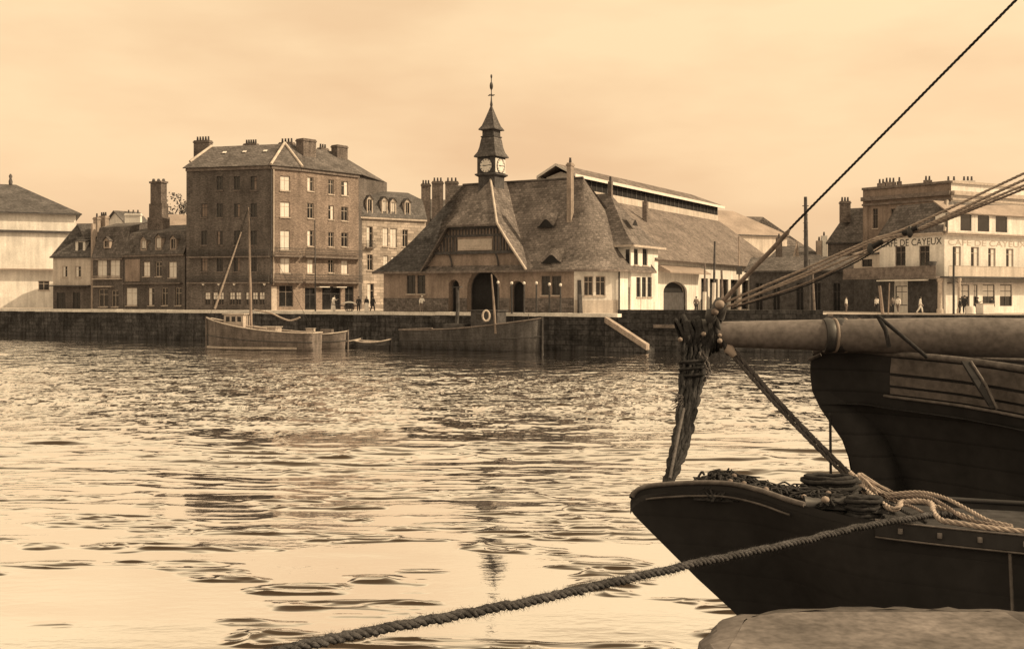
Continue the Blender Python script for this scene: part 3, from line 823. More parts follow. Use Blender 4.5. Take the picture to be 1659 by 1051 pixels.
# two warehouses far behind the hall
def hip_house(name, label, cat, A, B, depth, z_e, z_r, wallm='cream', roofm='tile', inset=None, group=None, over=.4, zb=QZ):
    """A,B: front corners left to right; returns (thing, front facade, back vector)"""
    f = Fac(A, B); bk_ = -f.n
    t = thing(name, label, cat, V((*(f.pt(f.L/2, zb)+bk_*depth/2)[:2], zb)), group)
    ins = depth/2 if inset is None else inset
    a, b = f.pt(0, 0), f.pt(f.L, 0); c, d = b+bk_*depth, a+bk_*depth
    mb = MB()
    for p, q in ((b, c), (c, d), (d, a)): wall(mb, Fac(p, q), zb-.1, z_e)
    o = V((0, 0, 0)); e = [a-f.d*over+f.n*over, b+f.d*over+f.n*over, c+f.d*over-f.n*over, d-f.d*over-f.n*over]
    e = [V((p.x, p.y, z_e)) for p in e]
    r0 = f.pt(max(ins, -over) if ins > 0 else -over, z_r)+bk_*depth/2; r1 = f.pt(f.L-(ins if ins > 0 else -over), z_r)+bk_*depth/2
    if ins <= 0:
        for p, q, r in ((a, d, r0+f.d*over), (b, c, r1-f.d*over)): mb.face([V((p.x, p.y, z_e)), V((q.x, q.y, z_e)), r-UP*.05])
    wb = mb
    mr = MB(); roofslab(mr, [e[0], e[1], r1, r0]); roofslab(mr, [e[2], e[3], r0, r1])
    if ins > 0: roofslab(mr, [e[1], e[2], r1]); roofslab(mr, [e[3], e[0], r0])
    mr.build('roof', M[roofm], t)
    mf = MB(); mf.obox(V((e[0].x, e[0].y, z_e-.2)), e[1]-e[0], -f.n*.1, UP*.19); mf.build('gutter', M['timberd'], t)
    return t, f, wb
def finish(t, f, wb, z0, z1, holes, wm, styles='d', fr='paint'):
    wall(wb, f, z0, z1, holes); wb.build('wall', M[wm], t)
    for i, h in enumerate(holes):
        opening(t, f, h, styles[i % len(styles)], fr)
t, f, wb = hip_house('warehouse', 'pale roofed warehouse peeping over the far end of the long hall', 'warehouse', PX(1140, 196), PX(1275, 205), 14, ZY(380, 200), ZY(340, 205), inset=7, roofm='zinc')
finish(t, f, wb, QZ, ZY(380, 200), [], 'cream')
t, f, wb = hip_house('warehouse', 'darker hip roofed warehouse behind the pale one, left of the tall mast', 'warehouse', PX(1205, 226), PX(1300, 230), 16, ZY(398, 228), ZY(349, 232), inset=9)
finish(t, f, wb, QZ, ZY(398, 228), [], 'cream')
# ------------------------------------------------------------------ the tall apartment block
ap = thing('apartment_block', 'tall six-storey brick apartment block with chamfered corner and long balconies', 'apartment block', PX(440, 146, QZ))
A0, A1, A2, A3 = PX(302, 143), PX(439, 140), PX(487, 142.6), PX(581, 150.5)
fl, fc, fr_ = Fac(A0, A1), Fac(A1, A2), Fac(A2, A3); ZA = EYE+214/FPX*140
back = V((.25, 1, 0)).normalized()*11
hl_ = []; sl = []
for cx_, rows_ in ((331, (2, 3, 4)), (356, (1, 2, 3, 4)), (384, (1, 2, 3, 4)), (411, (1, 2, 3, 4))):
    for r_ in rows_:
        y0, y1 = {1: (286, 308), 2: (330, 352), 3: (374, 397), 4: (417, 440)}[r_]
        hl_.append(pxrect(fl, cx_-5, y0, cx_+5, y1)); sl.append({(411, 1): 'r', (331, 2): 'w', (384, 2): 'r', (356, 3): 'l', (331, 4): 'w', (384, 4): 'r'}.get((cx_, r_), 'd'))
hg = [pxrect(fl, c-4.5, 473, c+4.5, 494) for c in (336, 349, 358, 376, 386, 402, 413, 424)]
hc = [pxrect(fc, 454, y0, 470, y1) for y0, y1 in ((285, 309), (327, 352), (373, 405), (418, 442))]
hc2 = [pxrect(fc, 452, 462, 475, 497)]
hr = []; sr = []
for (x0, x1), rows_ in (((498, 508), ((287, 310), (329, 354), (373, 399), (420, 443))), ((532, 541), ((291, 315), (333, 356), (376, 400), (420, 442))), ((553, 564), ((294, 317), (335, 358), (377, 400), (422, 444)))):
    for y0, y1 in rows_: hr.append(pxrect(fr_, x0, y0, x1, y1))
sr = ['l', 'd', 'l', 'w', 'd', 'r', 'd', 'd', 'r', 'd', 'd', 'w']
hr2 = [(a, b, QZ, c, False) for a, b, _, c, _ in (pxrect(fr_, 494, 466, 512, 500), pxrect(fr_, 522, 464, 552, 500), pxrect(fr_, 559, 464, 573, 500))]
mb = MB(); wall(mb, fl, QZ-.1, ZA, hl_+hg); shell(mb, [A0, A1, A2, A3, A3+back, A0+back*1.25], QZ-.1, ZA, (0, 1, 2)); mb.build('wall', M['brick'], ap)
mb = MB(); wall(mb, fc, QZ-.1, ZA, hc+hc2); wall(mb, fr_, QZ-.1, ZA, hr+hr2); mb.build('wall', M['brick2'], ap)
for h, s in zip(hl_, sl): opening(ap, fl, h, s, 'timberd', bm='blindd', sm_='timber')
for h in hg: opening(ap, fl, h, 'h', 'timber', 'shop_window', sill=False)
for h, s in zip(hc, 'wwww'): opening(ap, fc, h, s, 'paint')
opening(ap, fc, hc2[0], 'd', 'timber', 'shop_window', sill=False)
for h, s in zip(hr, sr): opening(ap, fr_, h, s, 'paint')
for h in hr2: opening(ap, fr_, h, 'd', 'timberd', 'shop_front', sill=False, bars=True)
# pale corner quoins, string courses, cornice
mb = MB()
for f in (fl, fc, fr_):
    mb.obox(f.pt(0, ZA-.45, .003), f.d*f.L, f.n*.22, UP*.42)
mb.build('cornice', M['timber'], ap)
mb = MB()
mb.obox(fc.pt(.05, QZ, .004), fc.d*.75, fc.n*.06, UP*3.0)
mb.build('pilaster', M['sill'], ap)
for u, r_, m_ in ((.02, .08, 'timberd'), (.32, .1, 'sill')):
    mb = MB(); mb.tube([fc.pt(u, QZ+3.2, .1), fc.pt(u, ZA-.5, .1)], r_, 6); mb.build('drain_pipe', M[m_], ap)
for y in (414, 456):
    z = ZY(y, 141)
    balcony(ap, fc, .1, fc.L-.1, z, .95, .8); balcony(ap, fr_, .2, fr_.L, z, .95, .8, solid=False)
    balcony(ap, fl, .3, fl.L-.1, z-.1, .8, .55)
for a, b in ((2.6, 4.4), (5.6, 7.4)):
    mb = MB(); mb.obox(fr_.pt(a, 6.55, .004), fr_.d*(b-a), fr_.n*.7, UP*.1); mb.build('awning', M['blind'], ap)
for x in (331, 356, 381, 430):
    mb = MB(); u, z = fl.uv(x, 460); c = fl.pt(u, z, .28); mb.lathe(c, [(.0, -.22), (.16, -.1), (.2, .05), (.12, .2), (0, .24)], 10)
    mb.obox(fl.pt(u-.02, z+.2, .004), fl.d*.04, fl.n*.3, UP*.04); mb.build('globe_lamp', M['blind'], ap)
# roof with pale hip ridges
ov = .45
E0 = fl.pt(-.3, ZA, ov); E1 = (fl.pt(fl.L, ZA, ov)+fc.pt(0, ZA, ov))/2; E2 = (fc.pt(fc.L, ZA, ov)+fr_.pt(0, ZA, ov))/2; E3 = fr_.pt(fr_.L+.3, ZA, ov)
E4 = V((A3.x, A3.y, ZA))+back; E5 = V((A0.x, A0.y, ZA))+back*1.25
r0 = P(343, 238, 148); r1 = P(461, 233, 146.5); r2 = P(543, 246, 155)
mb = MB()
for q in ([E0, E1, r1, r0], [E1, E2, r1], [E2, E3, r2, r1], [E3, E4, r2], [E4, E5, r0, r1, r2], [E5, E0, r0]): roofslab(mb, q, .1)
mb.build('roof', M['tile2'], ap)
mb = MB()
for a, b in ((E1, r1), (E2, r1), (E0.lerp(r0, .25), r0)):
    mb = MB(); mb.tube([a+UP*.1, b+UP*.12], .19, 6); mb.build('hip_tiles', M['ridge'], ap)
for x, y in ((362, 249), (394, 248), (427, 246)):
    p = E0.lerp(E1, (x-302)/138).lerp(r0.lerp(r1, (x-343)/118), .62); s = (r0-E0).normalized()
    mb = MB(); mb.obox(p+UP*.06, fl.d*.5, (r1-E1).normalized()*.55, fl.n*.06+UP*.05); mb.build('skylight', M['blind'], ap)
ddl = fl.d; ddr = fr_.d
chimney(ap, PX(329, 150), 2.3, 1.0, 20.5, ZY(228, 150), ddl, 5, 'chim')
chimney(ap, PX(407, 151), 1.9, .9, 22.5, ZY(233, 151), ddl, 5, 'chim')
chimney(ap, PX(465, 150), 2.0, .9, 22.5, ZY(231, 150), ddl, 4, 'chim')
chimney(ap, PX(496, 147.5), 2.2, 1.5, 20, ZY(226, 147.5), ddr, 0, 'chim')
chimney(ap, PX(523, 155), 1.4, .8, 22, ZY(240, 155), ddr, 3, 'chim')
chimney(ap, PX(550, 154), 1.9, 1.3, 21, ZY(236, 154), ddr, 0, 'chim')

# house right of the block with mansard dormers
def mansard_house(name, label, A, B, depth, ze, zm, zr, holes, dormers, wm, rm, styles='d', setb=1.0, fr='paint', dsize=(1.0, 1.55)):
    f = Fac(A, B); bk_ = -f.n
    t = thing(name, label, 'house', V((*(f.pt(f.L/2, 0)+bk_*depth/2)[:2], QZ)))
    hs = [pxrect(f, *h) for h in holes]
    mb = MB(); wall(mb, f, QZ-.1, ze, hs)
    a, b = f.pt(0, 0), f.pt(f.L, 0); c, d = b+bk_*depth, a+bk_*depth
    shell(mb, [a, b, c, d], QZ-.1, ze, (0,))
    for p, q in ((a, d), (b, c)):
        bb = (q-p).normalized()
        pts = [V((p.x, p.y, ze)), V((q.x, q.y, ze)), V((*(q-bb*setb)[:2], zm)), V((*((p+q)/2)[:2], zr)), V((*(p+bb*setb)[:2], zm))]
        mb.face(pts)
    mb.build('wall', M[wm], t)
    for i, h in enumerate(hs): opening(t, f, h, styles[i % len(styles)], fr)
    mr = MB(); o = .3; e0, e1 = f.pt(-.05, ze, o), f.pt(f.L+.05, ze, o); m0, m1 = f.pt(-.05, zm, -setb), f.pt(f.L+.05, zm, -setb)
    r0, r1 = f.pt(-.05, zr, -depth/2), f.pt(f.L+.05, zr, -depth/2); n0, n1 = f.pt(-.05, zm, -depth+setb), f.pt(f.L+.05, zm, -depth+setb); k0, k1 = f.pt(-.05, ze, -depth-o), f.pt(f.L+.05, ze, -depth-o)
    for q in ([e0, e1, m1, m0], [m0, m1, r1, r0], [r0, r1, n1, n0], [n0, n1, k1, k0]): roofslab(mr, q, .08)
    mr.build('roof', M[rm], t)
    mc = MB(); mc.obox(f.pt(-.02, ze-.28, .003), f.d*(f.L+.04), f.n*.3, UP*.24); mc.build('cornice', M['sill'] if wm != 'brick' else M['timber'], t)
    for px, y0, y1, sty in dormers:
        u, zt = f.uv(px, y0); _, zb = f.uv(px, y1); w_ = dsize[0]
        fd = Fac(f.pt(u-w_/2, 0, .05), f.pt(u+w_/2, 0, .05))
        dm = MB(); hh = (.16, w_-.16, zb+.15, zt-.12, False)
        wall(dm, fd, zb, zt, [hh]); dd_ = 2.0
        for uu in (0, w_):
            dm.face([fd.pt(uu, zb), fd.pt(uu, zb, -dd_), fd.pt(uu, zt, -dd_), fd.pt(uu, zt)][::1 if uu else -1])
        dm.face([fd.pt(0, zt, 0), fd.pt(w_, zt, 0), fd.pt(w_/2, zt+.5, 0)])
        dob = dm.build('dormer', M['sill' if wm != 'brick' else 'chimp'], t)
        rr = MB()
        for s in (0, 1): 
            q = [fd.pt(-.15 if s == 0 else w_+.15, zt-.1, .15), fd.pt(w_/2, zt+.55, .15), fd.pt(w_/2, zt+.55, -dd_), fd.pt(-.15 if s == 0 else w_+.15, zt-.1, -dd_)]
            roofslab(rr, q, .06)
        rr.build('dormer_roof', M[rm], dob)
        ow = opening(dob, fd, hh, sty, fr, sill=False, bars=False) if False else None
        pm = MB(); pm.face([fd.pt(hh[0], hh[2], -.15), fd.pt(hh[1], hh[2], -.15), fd.pt(hh[1], hh[3], -.15), fd.pt(hh[0], hh[3], -.15)]); pm.build('dormer_pane', M['glass'] if sty == 'd' else M['blind'], dob)
        bm_ = MB(); bm_.obox(fd.pt(w_/2-.03, hh[2], -.14), fd.d*.06, fd.n*.04, UP*(hh[3]-hh[2])); bm_.build('glazing_bar', M[fr], dob)
    return t, f
D = 151
t, f = mansard_house('town_house', 'pale stone townhouse with mansard dormers right of the tall brick block', PX(582.5, 151.5), PX(690, 158), 10,
    ZY(351, 152), ZY(318, 153), ZY(306, 156),
    [(594, 367, 604, 402), (620, 369, 629, 399), (632, 370, 643, 401), (595, 412, 604, 438), (621, 414, 629, 440), (595, 459, 606, 497), (634, 415, 642, 440), (652, 372, 661, 400)],
    [(599, 322, 349, 'd'), (623, 324, 349, 'w'), (637, 326, 350, 'w'), (660, 327, 351, 'd')], 'stone', 'slate', 'lwwdwlld', dsize=(.95, 1.5))
chimney(t, f.pt(3.4, 0, -4), 1.9, 1.0, 18, ZY(286, 154), f.d, 3); chimney(t, f.pt(5.6, 0, -7), 1.6, .9, 17, ZY(308, 157), f.d, 0)
balcony(t, f, .9, 2.2, ZY(400, 151.5), .9, .5)
# block behind the market with a row of chimneys
t, f, wb = hip_house('back_house', 'house behind the market roof carrying a row of three tall brick chimneys', 'house', PX(645, 166), PX(790, 172), 9, ZY(352, 166), ZY(320, 170), 'brick', 'tile2', inset=2)
finish(t, f, wb, QZ, ZY(352, 166), [pxrect(f, 662, 356, 668, 372), pxrect(f, 675, 356, 681, 372)], 'brick')
for px_, w_, yt in ((690, 1.3, 298), (709, 1.6, 294), (732, 1.9, 294)):
    chimney(t, PX(px_, 163), w_, 1.1, 14, ZY(yt, 163), V((1, 0, 0)), 3)
# ------------------------------------------------------------------ houses at the left end of the quay
t, f, wb = hip_house('quayside_house', 'large white house with grey hip roof at the far left end of the quay', 'house', PX(-120, 172), PX(123, 181), 22, ZY(346, 180), ZY(300, 188), 'white', 'slate', inset=9, over=.9)
hs = [pxrect(f, 62, 455, 80, 470)]
finish(t, f, wb, QZ, ZY(346, 180), hs, 'white')
mb = MB(); mb.obox(f.pt(0, ZY(378, 180), .004), f.d*(f.L-.3), f.n*.5, UP*.35); mb.build('string_course', M['timberd'], t)
mb = MB(); mb.obox(f.pt(0, ZY(438, 180), .004), f.d*(f.L-.5), f.n*1.3, UP*.2); mb.build('string_course', M['zinc'], t)
mb = MB(); p = f.pt(f.L*.55, ZY(300, 190)-.2)+(-f.n*11); mb.lathe(p, [(.3, 0), (.35, .5), (.2, 1.0), (.32, 1.4), (.1, 1.8)], 8); mb.build('roof_vent', M['pot'], t)

t, f, wb = hip_house('cottage', 'small cottage with white upper wall, dark roof and one white dormer', 'house', PX(86, 158), PX(151, 157), 9, ZY(416, 158), ZY(362, 162), 'cream', 'slate', inset=5.2, over=.35)
hs = [pxrect(f, 101, 431, 109, 449), pxrect(f, 122, 431, 131, 449)]
wall(wb, f, ZY(462, 158), ZY(416, 158), hs); wb.build('wall', M['cream'], t)
for h in hs: opening(t, f, h, 'l')
mb = MB(); hs = [pxrect(f, 92, 474, 106, 495), pxrect(f, 118, 474, 130, 495)]; hs = [(a, b, QZ, d, e) for a, b, c, d, e in hs]
wall(mb, f, QZ-.1, ZY(462, 158), hs, depth=.25); mb.build('ground_floor_wall', M['brick'], t)
for h in hs: opening(t, f, h, 'd', 'timberd', 'shop_front', sill=False)
mb = MB(); mb.obox(f.pt(-.2, ZY(464, 158), .02), f.d*(f.L-.1), f.n*.9, UP*.12); mb.build('shop_canopy', M['timberd'], t)
u, z = f.uv(127, 412); fd = Fac(f.pt(u-.75, 0, -.5), f.pt(u+.75, 0, -.5)); zt = ZY(390, 157.5)
mb = MB(); hh = (.35, 1.15, z+.1, zt-.2, False); wall(mb, fd, z-.6, zt, [hh]); 
for uu in (0, 1.5): mb.face([fd.pt(uu, z-.6), fd.pt(uu, z-.6, -3), fd.pt(uu, zt, -3), fd.pt(uu, zt)][::1 if uu else -1])
d_ = mb.build('dormer', M['white'], t); mb = MB(); roofslab(mb, [fd.pt(-.2, zt, .2), fd.pt(1.7, zt, .2), fd.pt(1.7, zt+.5, -3), fd.pt(-.2, zt+.5, -3)], .1); mb.build('dormer_roof', M['slate'], d_)
mb = MB(); mb.face([fd.pt(hh[0], hh[2], -.2), fd.pt(hh[1], hh[2], -.2), fd.pt(hh[1], hh[3], -.2), fd.pt(hh[0], hh[3], -.2)]); mb.build('dormer_pane', M['glass'], d_)

t, f = mansard_house('terraced_house', 'narrow dark house with two tall white framed windows and a small round dormer', PX(150.5, 156.5), PX(200, 154), 9,
    ZY(418, 155), ZY(368, 156.5), ZY(360, 158), [(157, 421, 173, 450), (178, 421, 194, 450), (160, 468, 175, 497), (181, 470, 192, 497)], [(173, 389, 402, 'd')], 'brick', 'tile2', 'wwdd', setb=1.3, dsize=(1.1, 1))
mb = MB(); mb.obox(f.pt(-.35, QZ, -.5), f.d*.35, f.n*.55, UP*(ZY(362, 156)-QZ)); mb.build('party_wall', M['chimp'], t)
balcony(t, f, .3, f.L-.2, ZY(451, 155), .35, .5, 'chimp', slabm='sill')
mb = MB(); mb.obox(f.pt(.5, ZY(465, 155), .004), f.d*(f.L*.6), f.n*.5, UP*.15); mb.build('shop_canopy', M['sill'], t)
chimney(t, PX(157, 159), .8, .6, 14, ZY(352, 159), f.d, 1, 'chimp'); chimney(t, PX(168, 160), 1.3, .7, 14, ZY(350, 160), f.d, 3, 'chimp')

t, f = mansard_house('terraced_house', 'dark dormered house with pale patches of wall beside the tall brick block', PX(201, 154), PX(299.5, 148.5), 10,
    ZY(412, 151), ZY(376, 152.5), ZY(364, 155), [(232, 424, 243, 448), (252, 424, 262, 448), (273, 424, 286, 450), (204, 466, 222, 495), (240, 466, 250, 495), (262, 466, 272, 495), (284, 466, 294, 495)],
    [(233, 388, 406, 'w'), (257, 384, 405, 'w'), (281, 386, 405, 'd')], 'brick', 'tile2', 'wdwwldd', setb=1.1, dsize=(1.15, 1.4))
mb = MB(); a, _ = f.uv(203, 440); b, _ = f.uv(227, 440); mb.obox(f.pt(a, ZY(456, 153), .004), f.d*(b-a), f.n*.05, UP*(ZY(420, 153)-ZY(456, 153))); mb.build('plaster_panel', M['stucco'], t)
mb = MB(); a, _ = f.uv(203, 440); b, _ = f.uv(296, 440); mb.obox(f.pt(a, ZY(460, 151), .004), f.d*(b-a), f.n*.5, UP*.15); mb.build('shop_canopy', M['timber'], t)
ch = thing('chimney_stack', 'tall tapering dark brick chimney stack rising over the left row of houses', 'chimney', PX(258, 155.2, 14))
mb = MB(); c = PX(257, 155.2)
for (w_, d_, z0, z1) in ((3.0, 1.3, 13.5, ZY(352, 155)), (2.5, 1.2, ZY(352, 155), ZY(330, 155)), (2.05, 1.1, ZY(330, 155), ZY(297, 155)), (2.35, 1.35, ZY(297, 155), ZY(294, 155))):
    mb.box(V((c.x, c.y, z0)), w_, d_, z1-z0, f.d)
mb.build('shaft', M['chim'], ch)
for k in (-.7, 0, .7):
    mb = MB(); mb.lathe(V((c.x+k, c.y, ZY(294, 155))), [(.2, 0), (.24, .1), (.18, .35), (.1, .4)], 8); mb.build('pot', M['pot'], ch)
t, f, wb = hip_house('gabled_house', 'white gabled house with dark roof slope behind the tall chimney stack', 'house', PX(207, 171), PX(243, 174), 7, ZY(366, 171), ZY(341, 173), 'white', 'slate', inset=0)
finish(t, f, wb, QZ, ZY(366, 171), [], 'white'); chimney(t, PX(216, 170), 2.4, .8, 15, ZY(346, 170), V((1, 0, 0)), 3, 'white')
t, f, wb = hip_house('gabled_house', 'pale house end just right of the chimney stack, beneath the distant tree', 'house', PX(262, 171), PX(306, 172), 7, ZY(372, 171), ZY(346, 173), 'cream', 'zinc', inset=0)
finish(t, f, wb, QZ, ZY(372, 171), [], 'cream')
# distant tree
tr = thing('tree', 'round crowned tree beyond the roofs beside the tall chimney stack', 'tree', PX(286, 186, QZ))
mb = MB(); b0 = PX(286, 186, QZ); tp = b0+UP*14
mb.tube([b0, b0+V((.2, 0, 7)), tp], [.5, .35, .12], 8)
rt = random.Random(11)
for k in range(9):
    a = rt.uniform(0, 6.28); q = b0+UP*rt.uniform(8, 12); mb.tube([q, q+V((math.cos(a)*2, math.sin(a)*2, 2.5)), q+V((math.cos(a)*3, math.sin(a)*3, 5))], [.16, .1, .04], 5)
mb.build('trunk', M['bark'], tr)
mb = MB()
for k in range(26):
    cc = b0+UP*15.5+V((rt.gauss(0, 1.5), rt.gauss(0, 1.5), rt.gauss(0, 1.7)))
    for j in range(60):
        p = cc+V((rt.gauss(0, .55), rt.gauss(0, .55), rt.gauss(0, .5))); a = V((rt.uniform(-1, 1), rt.uniform(-1, 1), rt.uniform(-1, 1))).normalized()*.2; b = a.cross(V((rt.uniform(-1, 1), rt.uniform(-1, 1), 1))).normalized()*.14
        mb.face([p-a, p-b, p+a, p+b])
mb.build('crown', M['leaf'], tr)

# ------------------------------------------------------------------ right side: cafe corner and the houses round it
cf = thing('cafe_building', 'white corner cafe with mansard roof, long balcony and painted name', 'cafe', PX(1530, 116, QZ))
C0, C1 = PX(1425, 119.5), PX(1530, 112); dr = V((.877, .48, 0)).normalized(); C2 = C1+dr*16
fL, fR = Fac(C0, C1), Fac(C1, C2); ZC = EYE+106/FPX*112; bkc = -fL.n
hL = [pxrect(fL, 1450, 399, 1467, 431), pxrect(fL, 1489, 398, 1506, 431)]; hL2 = [pxrect(fL, 1450, 463, 1470, 495)]
hR = [pxrect(fR, 1544, 399, 1557, 433), pxrect(fR, 1573, 400, 1586, 433), pxrect(fR, 1601, 402, 1613, 433), pxrect(fR, 1630, 403, 1642, 433)]
zb, zt = QZ, 6.6
hR2 = [pxrect(fR, a, 461, b, 500) for a, b in ((1552, 1571), (1577, 1584), (1592, 1612), (1620, 1640))]; hR2 = [(a, b, QZ+.7, d, e) for a, b, c, d, e in hR2]
C3 = C2+V((fL.d.x*-8.5, fL.d.y*-8.5, 0)); 
mb = MB(); wall(mb, fL, QZ-.1, ZC, hL+hL2); wall(mb, fR, QZ-.1, ZC, hR+hR2); shell(mb, [C0, C1, C2, C3], QZ-.1, ZC, (0, 1)); mb.build('wall', M['white'], cf)
for h, s in zip(hL, 'dd'): opening(cf, fL, h, s, 'timber')
opening(cf, fL, hL2[0], 'w', 'timberd', 'french_window', sill=False)
for h, s in zip(hR, 'rrrr'): opening(cf, fR, h, s, 'paint')
for h in hR2: opening(cf, fR, h, 'h', 'paintd', 'shop_window', sill=False)
for a, b in ((.05, hL2[0][0]-.1), (hL2[0][1]+.1, fL.L-.45)):
    mb = MB(); mb.obox(fL.pt(a, QZ, .004), fL.d*(b-a), fL.n*.05, UP*3.5); mb.build('shop_panelling', M['timberd'], cf)
mb = MB()
for f in (fL, fR): mb.obox(f.pt(-.02, ZC-.3, .003), f.d*(f.L+.04), f.n*.34, UP*.16); mb.obox(f.pt(-.02, ZC-.13, .003), f.d*(f.L+.04), f.n*.45, UP*.13)
mb.build('cornice', M['sill'], cf)
mb = MB()
zm = ZY(326, 113.5); o = .25; si = 1.5
q0, q1, q2 = fL.pt(-.1, ZC, o), (fL.pt(fL.L, ZC, o)+fR.pt(0, ZC, o))/2+(fL.n+fR.n)*.1, fR.pt(16, ZC, o)
m0, m1, m2 = fL.pt(1.1, zm, -si), fL.pt(fL.L, zm, -si)+fR.n*-.9, fR.pt(16, zm, -si)
bk0, bk1 = V((C0.x, C0.y, zm))+dr*7, V((C2.x, C2.y, zm))-fL.d*7
roofslab(mb, [q0, q1, m1, m0], .1); roofslab(mb, [q1, q2, m2, m1], .1)
roofslab(mb, [m0, m1, m2, V((m2.x, m2.y, zm))-fL.d*6, V((m0.x, m0.y, zm))+dr*12], .1)
roofslab(mb, [V((C0.x, C0.y, ZC)), m0, V((m0.x, m0.y, zm))+dr*12, V((C0.x, C0.y, ZC))+dr*15], .1)
mb.build('roof', M['tile2'], cf)
mb = MB(); mb.tube([q1+UP*.08, m1+UP*.08], .14, 6); mb.build('hip_tiles', M['ridge'], cf)
mb = MB()                                            # continuous dormer band with pillars
z0, z1 = ZC+.02, ZY(346, 113)
fd = Fac(fR.pt(.2, 0, .30), fR.pt(15.8, 0, .30)); hs = []
for a, b in ((1533, 1547), (1556, 1574), (1584, 1603), (1613, 1632)):
    x0, _ = fd.uv(a, 360); x1, _ = fd.uv(b, 360); hs.append((x0, x1, z0+.18, z1-.08, False))
wall(mb, fd, z0, z1, hs, depth=.1)
mb.face([fd.pt(0, z0), fd.pt(0, z1), fd.pt(0, z1, -1.6), fd.pt(0, z0, -1.6)])
db = mb.build('dormer_band', M['white'], cf)
for h in hs:
    pm = MB(); pm.face([fd.pt(h[0], h[2], -.09), fd.pt(h[1], h[2], -.09), fd.pt(h[1], h[3], -.09), fd.pt(h[0], h[3], -.09)]); pm.build('dormer_pane', M['glass'], db)
mb = MB(); roofslab(mb, [fd.pt(-.2, z1, .3), fd.pt(15.8, z1, .3), fd.pt(15.8, zm+.05, -1.7), fd.pt(-.2, zm+.05, -1.7)], .1); mb.build('dormer_roof', M['zinc'], db)
ub, _ = fL.uv(1427, 390); ue, _ = fL.uv(1526, 390); zl = fL.uv(1500, 397)[1]
lettering(cf, fL, 'CAFE DE CAYEUX', ub, ue, zl, .72, 'letter')
u0_, zz = fR.uv(1536, 397); u1_, _ = fR.uv(1662, 397); lettering(cf, fR, 'CAFE DE CAYEUX', u0_, u1_, zz, .62, 'letterp')
zbal = ZY(448, 113)
balcony(cf, fL, -4.2, fL.L-.1, zbal, 1.05, 1.2, solid=True, m='timber'); balcony(cf, fR, -.6, 15.5, zbal, 1.05, 1.1, solid=True, m='cream', slabm='timberd')
mb = MB(); a, _ = fL.uv(1436, 450); b, _ = fL.uv(1514, 450); mb.obox(fL.pt(a, zbal-.42, .9), fL.d*(b-a), fL.n*.6, UP*.12); mb.build('awning', M['blind'], cf)
mb = MB(); mb.obox(fR.pt(.4, zbal-.75, .02), fR.d*15, fR.n*.9, UP*.12); mb.build('awning', M['timber'], cf)
for f, u, w_ in ((fL, fL.L-.25, .5), (fR, 1.1, .34)):
    mb = MB(); p = f.pt(u, QZ, .9 if f is fR else .35)
    mb.lathe(p, [(w_*.7, 0), (w_*.7, .4), (w_*.5, .5), (w_*.45, zbal-QZ-.6), (w_*.65, zbal-QZ-.45), (w_*.65, zbal-QZ-.17)], 12); mb.build('column', M['sill'], cf)
mb = MB(); u, z = fR.uv(1526, 424); p = fL.pt(fL.L-.7, zbal+.95, .9); mb.lathe(p, [(.25, 0), (.45, .55), (.3, .6)], 10); mb.build('flower_tub', M['timberd'], cf)

tb = thing('corner_block', 'tall flat topped block with heavy cornice rising behind the cafe', 'apartment block', PX(1500, 138, QZ))
T0, T1 = PX(1398, 141), PX(1541, 132); T2 = PX(1700, 141)
g0, g1 = Fac(T0, T1), Fac(T1, T2); ZT_ = ZY(294, 132)
hs = [pxrect(g0, 1443, 338, 1451, 372), pxrect(g0, 1414, 338, 1422, 370)]
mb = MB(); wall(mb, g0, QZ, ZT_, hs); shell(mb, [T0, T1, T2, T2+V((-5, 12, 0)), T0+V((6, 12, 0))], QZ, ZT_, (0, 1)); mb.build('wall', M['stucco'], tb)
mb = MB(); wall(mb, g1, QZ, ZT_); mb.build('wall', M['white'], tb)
mb = MB(); mb.face([V((p.x, p.y, ZT_-.1)) for p in (T0, T1, T2, T2+V((-5, 12, 0)), T0+V((6, 12, 0)))]); mb.build('roof', M['zinc'], tb)
for h in hs: opening(tb, g0, h, 'd', 'timber')
for f, mm in ((g0, 'timber'), (g1, 'sill')):
    mb = MB()
    for z, hh, oo in ((ZY(316, 132), .5, .5), (ZY(324, 132), .25, .25), (ZT_-.2, .3, .25)): mb.obox(f.pt(-.03, z, .003), f.d*(f.L+.03), f.n*oo, UP*hh)
    mb.build('cornice', M[mm], tb)
for u in (.25, g0.L*.42):
    mb = MB(); mb.obox(g0.pt(u, ZC-4, .004), g0.d*.5, g0.n*.12, UP*(ZY(325, 132)-ZC+4)); mb.build('pilaster', M['stucco'], tb)
for px_, n_, yy in ((1428, 2, 297), (1442, 3, 295), (1457, 1, 294), (1503, 2, 292)):
    chimney(tb, PX(px_, 146), .5*n_, .5, ZT_-.5, ZY(yy, 146), V((1, 0, 0)), n_, 'chim', cap=False)
for px_, n_, yy in ((1541, 2, 295), (1568, 3, 295)): chimney(tb, PX(px_, 140), 1.6, .8, ZT_-.5, ZY(yy-2, 140), V((1, 0, 0)), n_, 'white', cap=False)

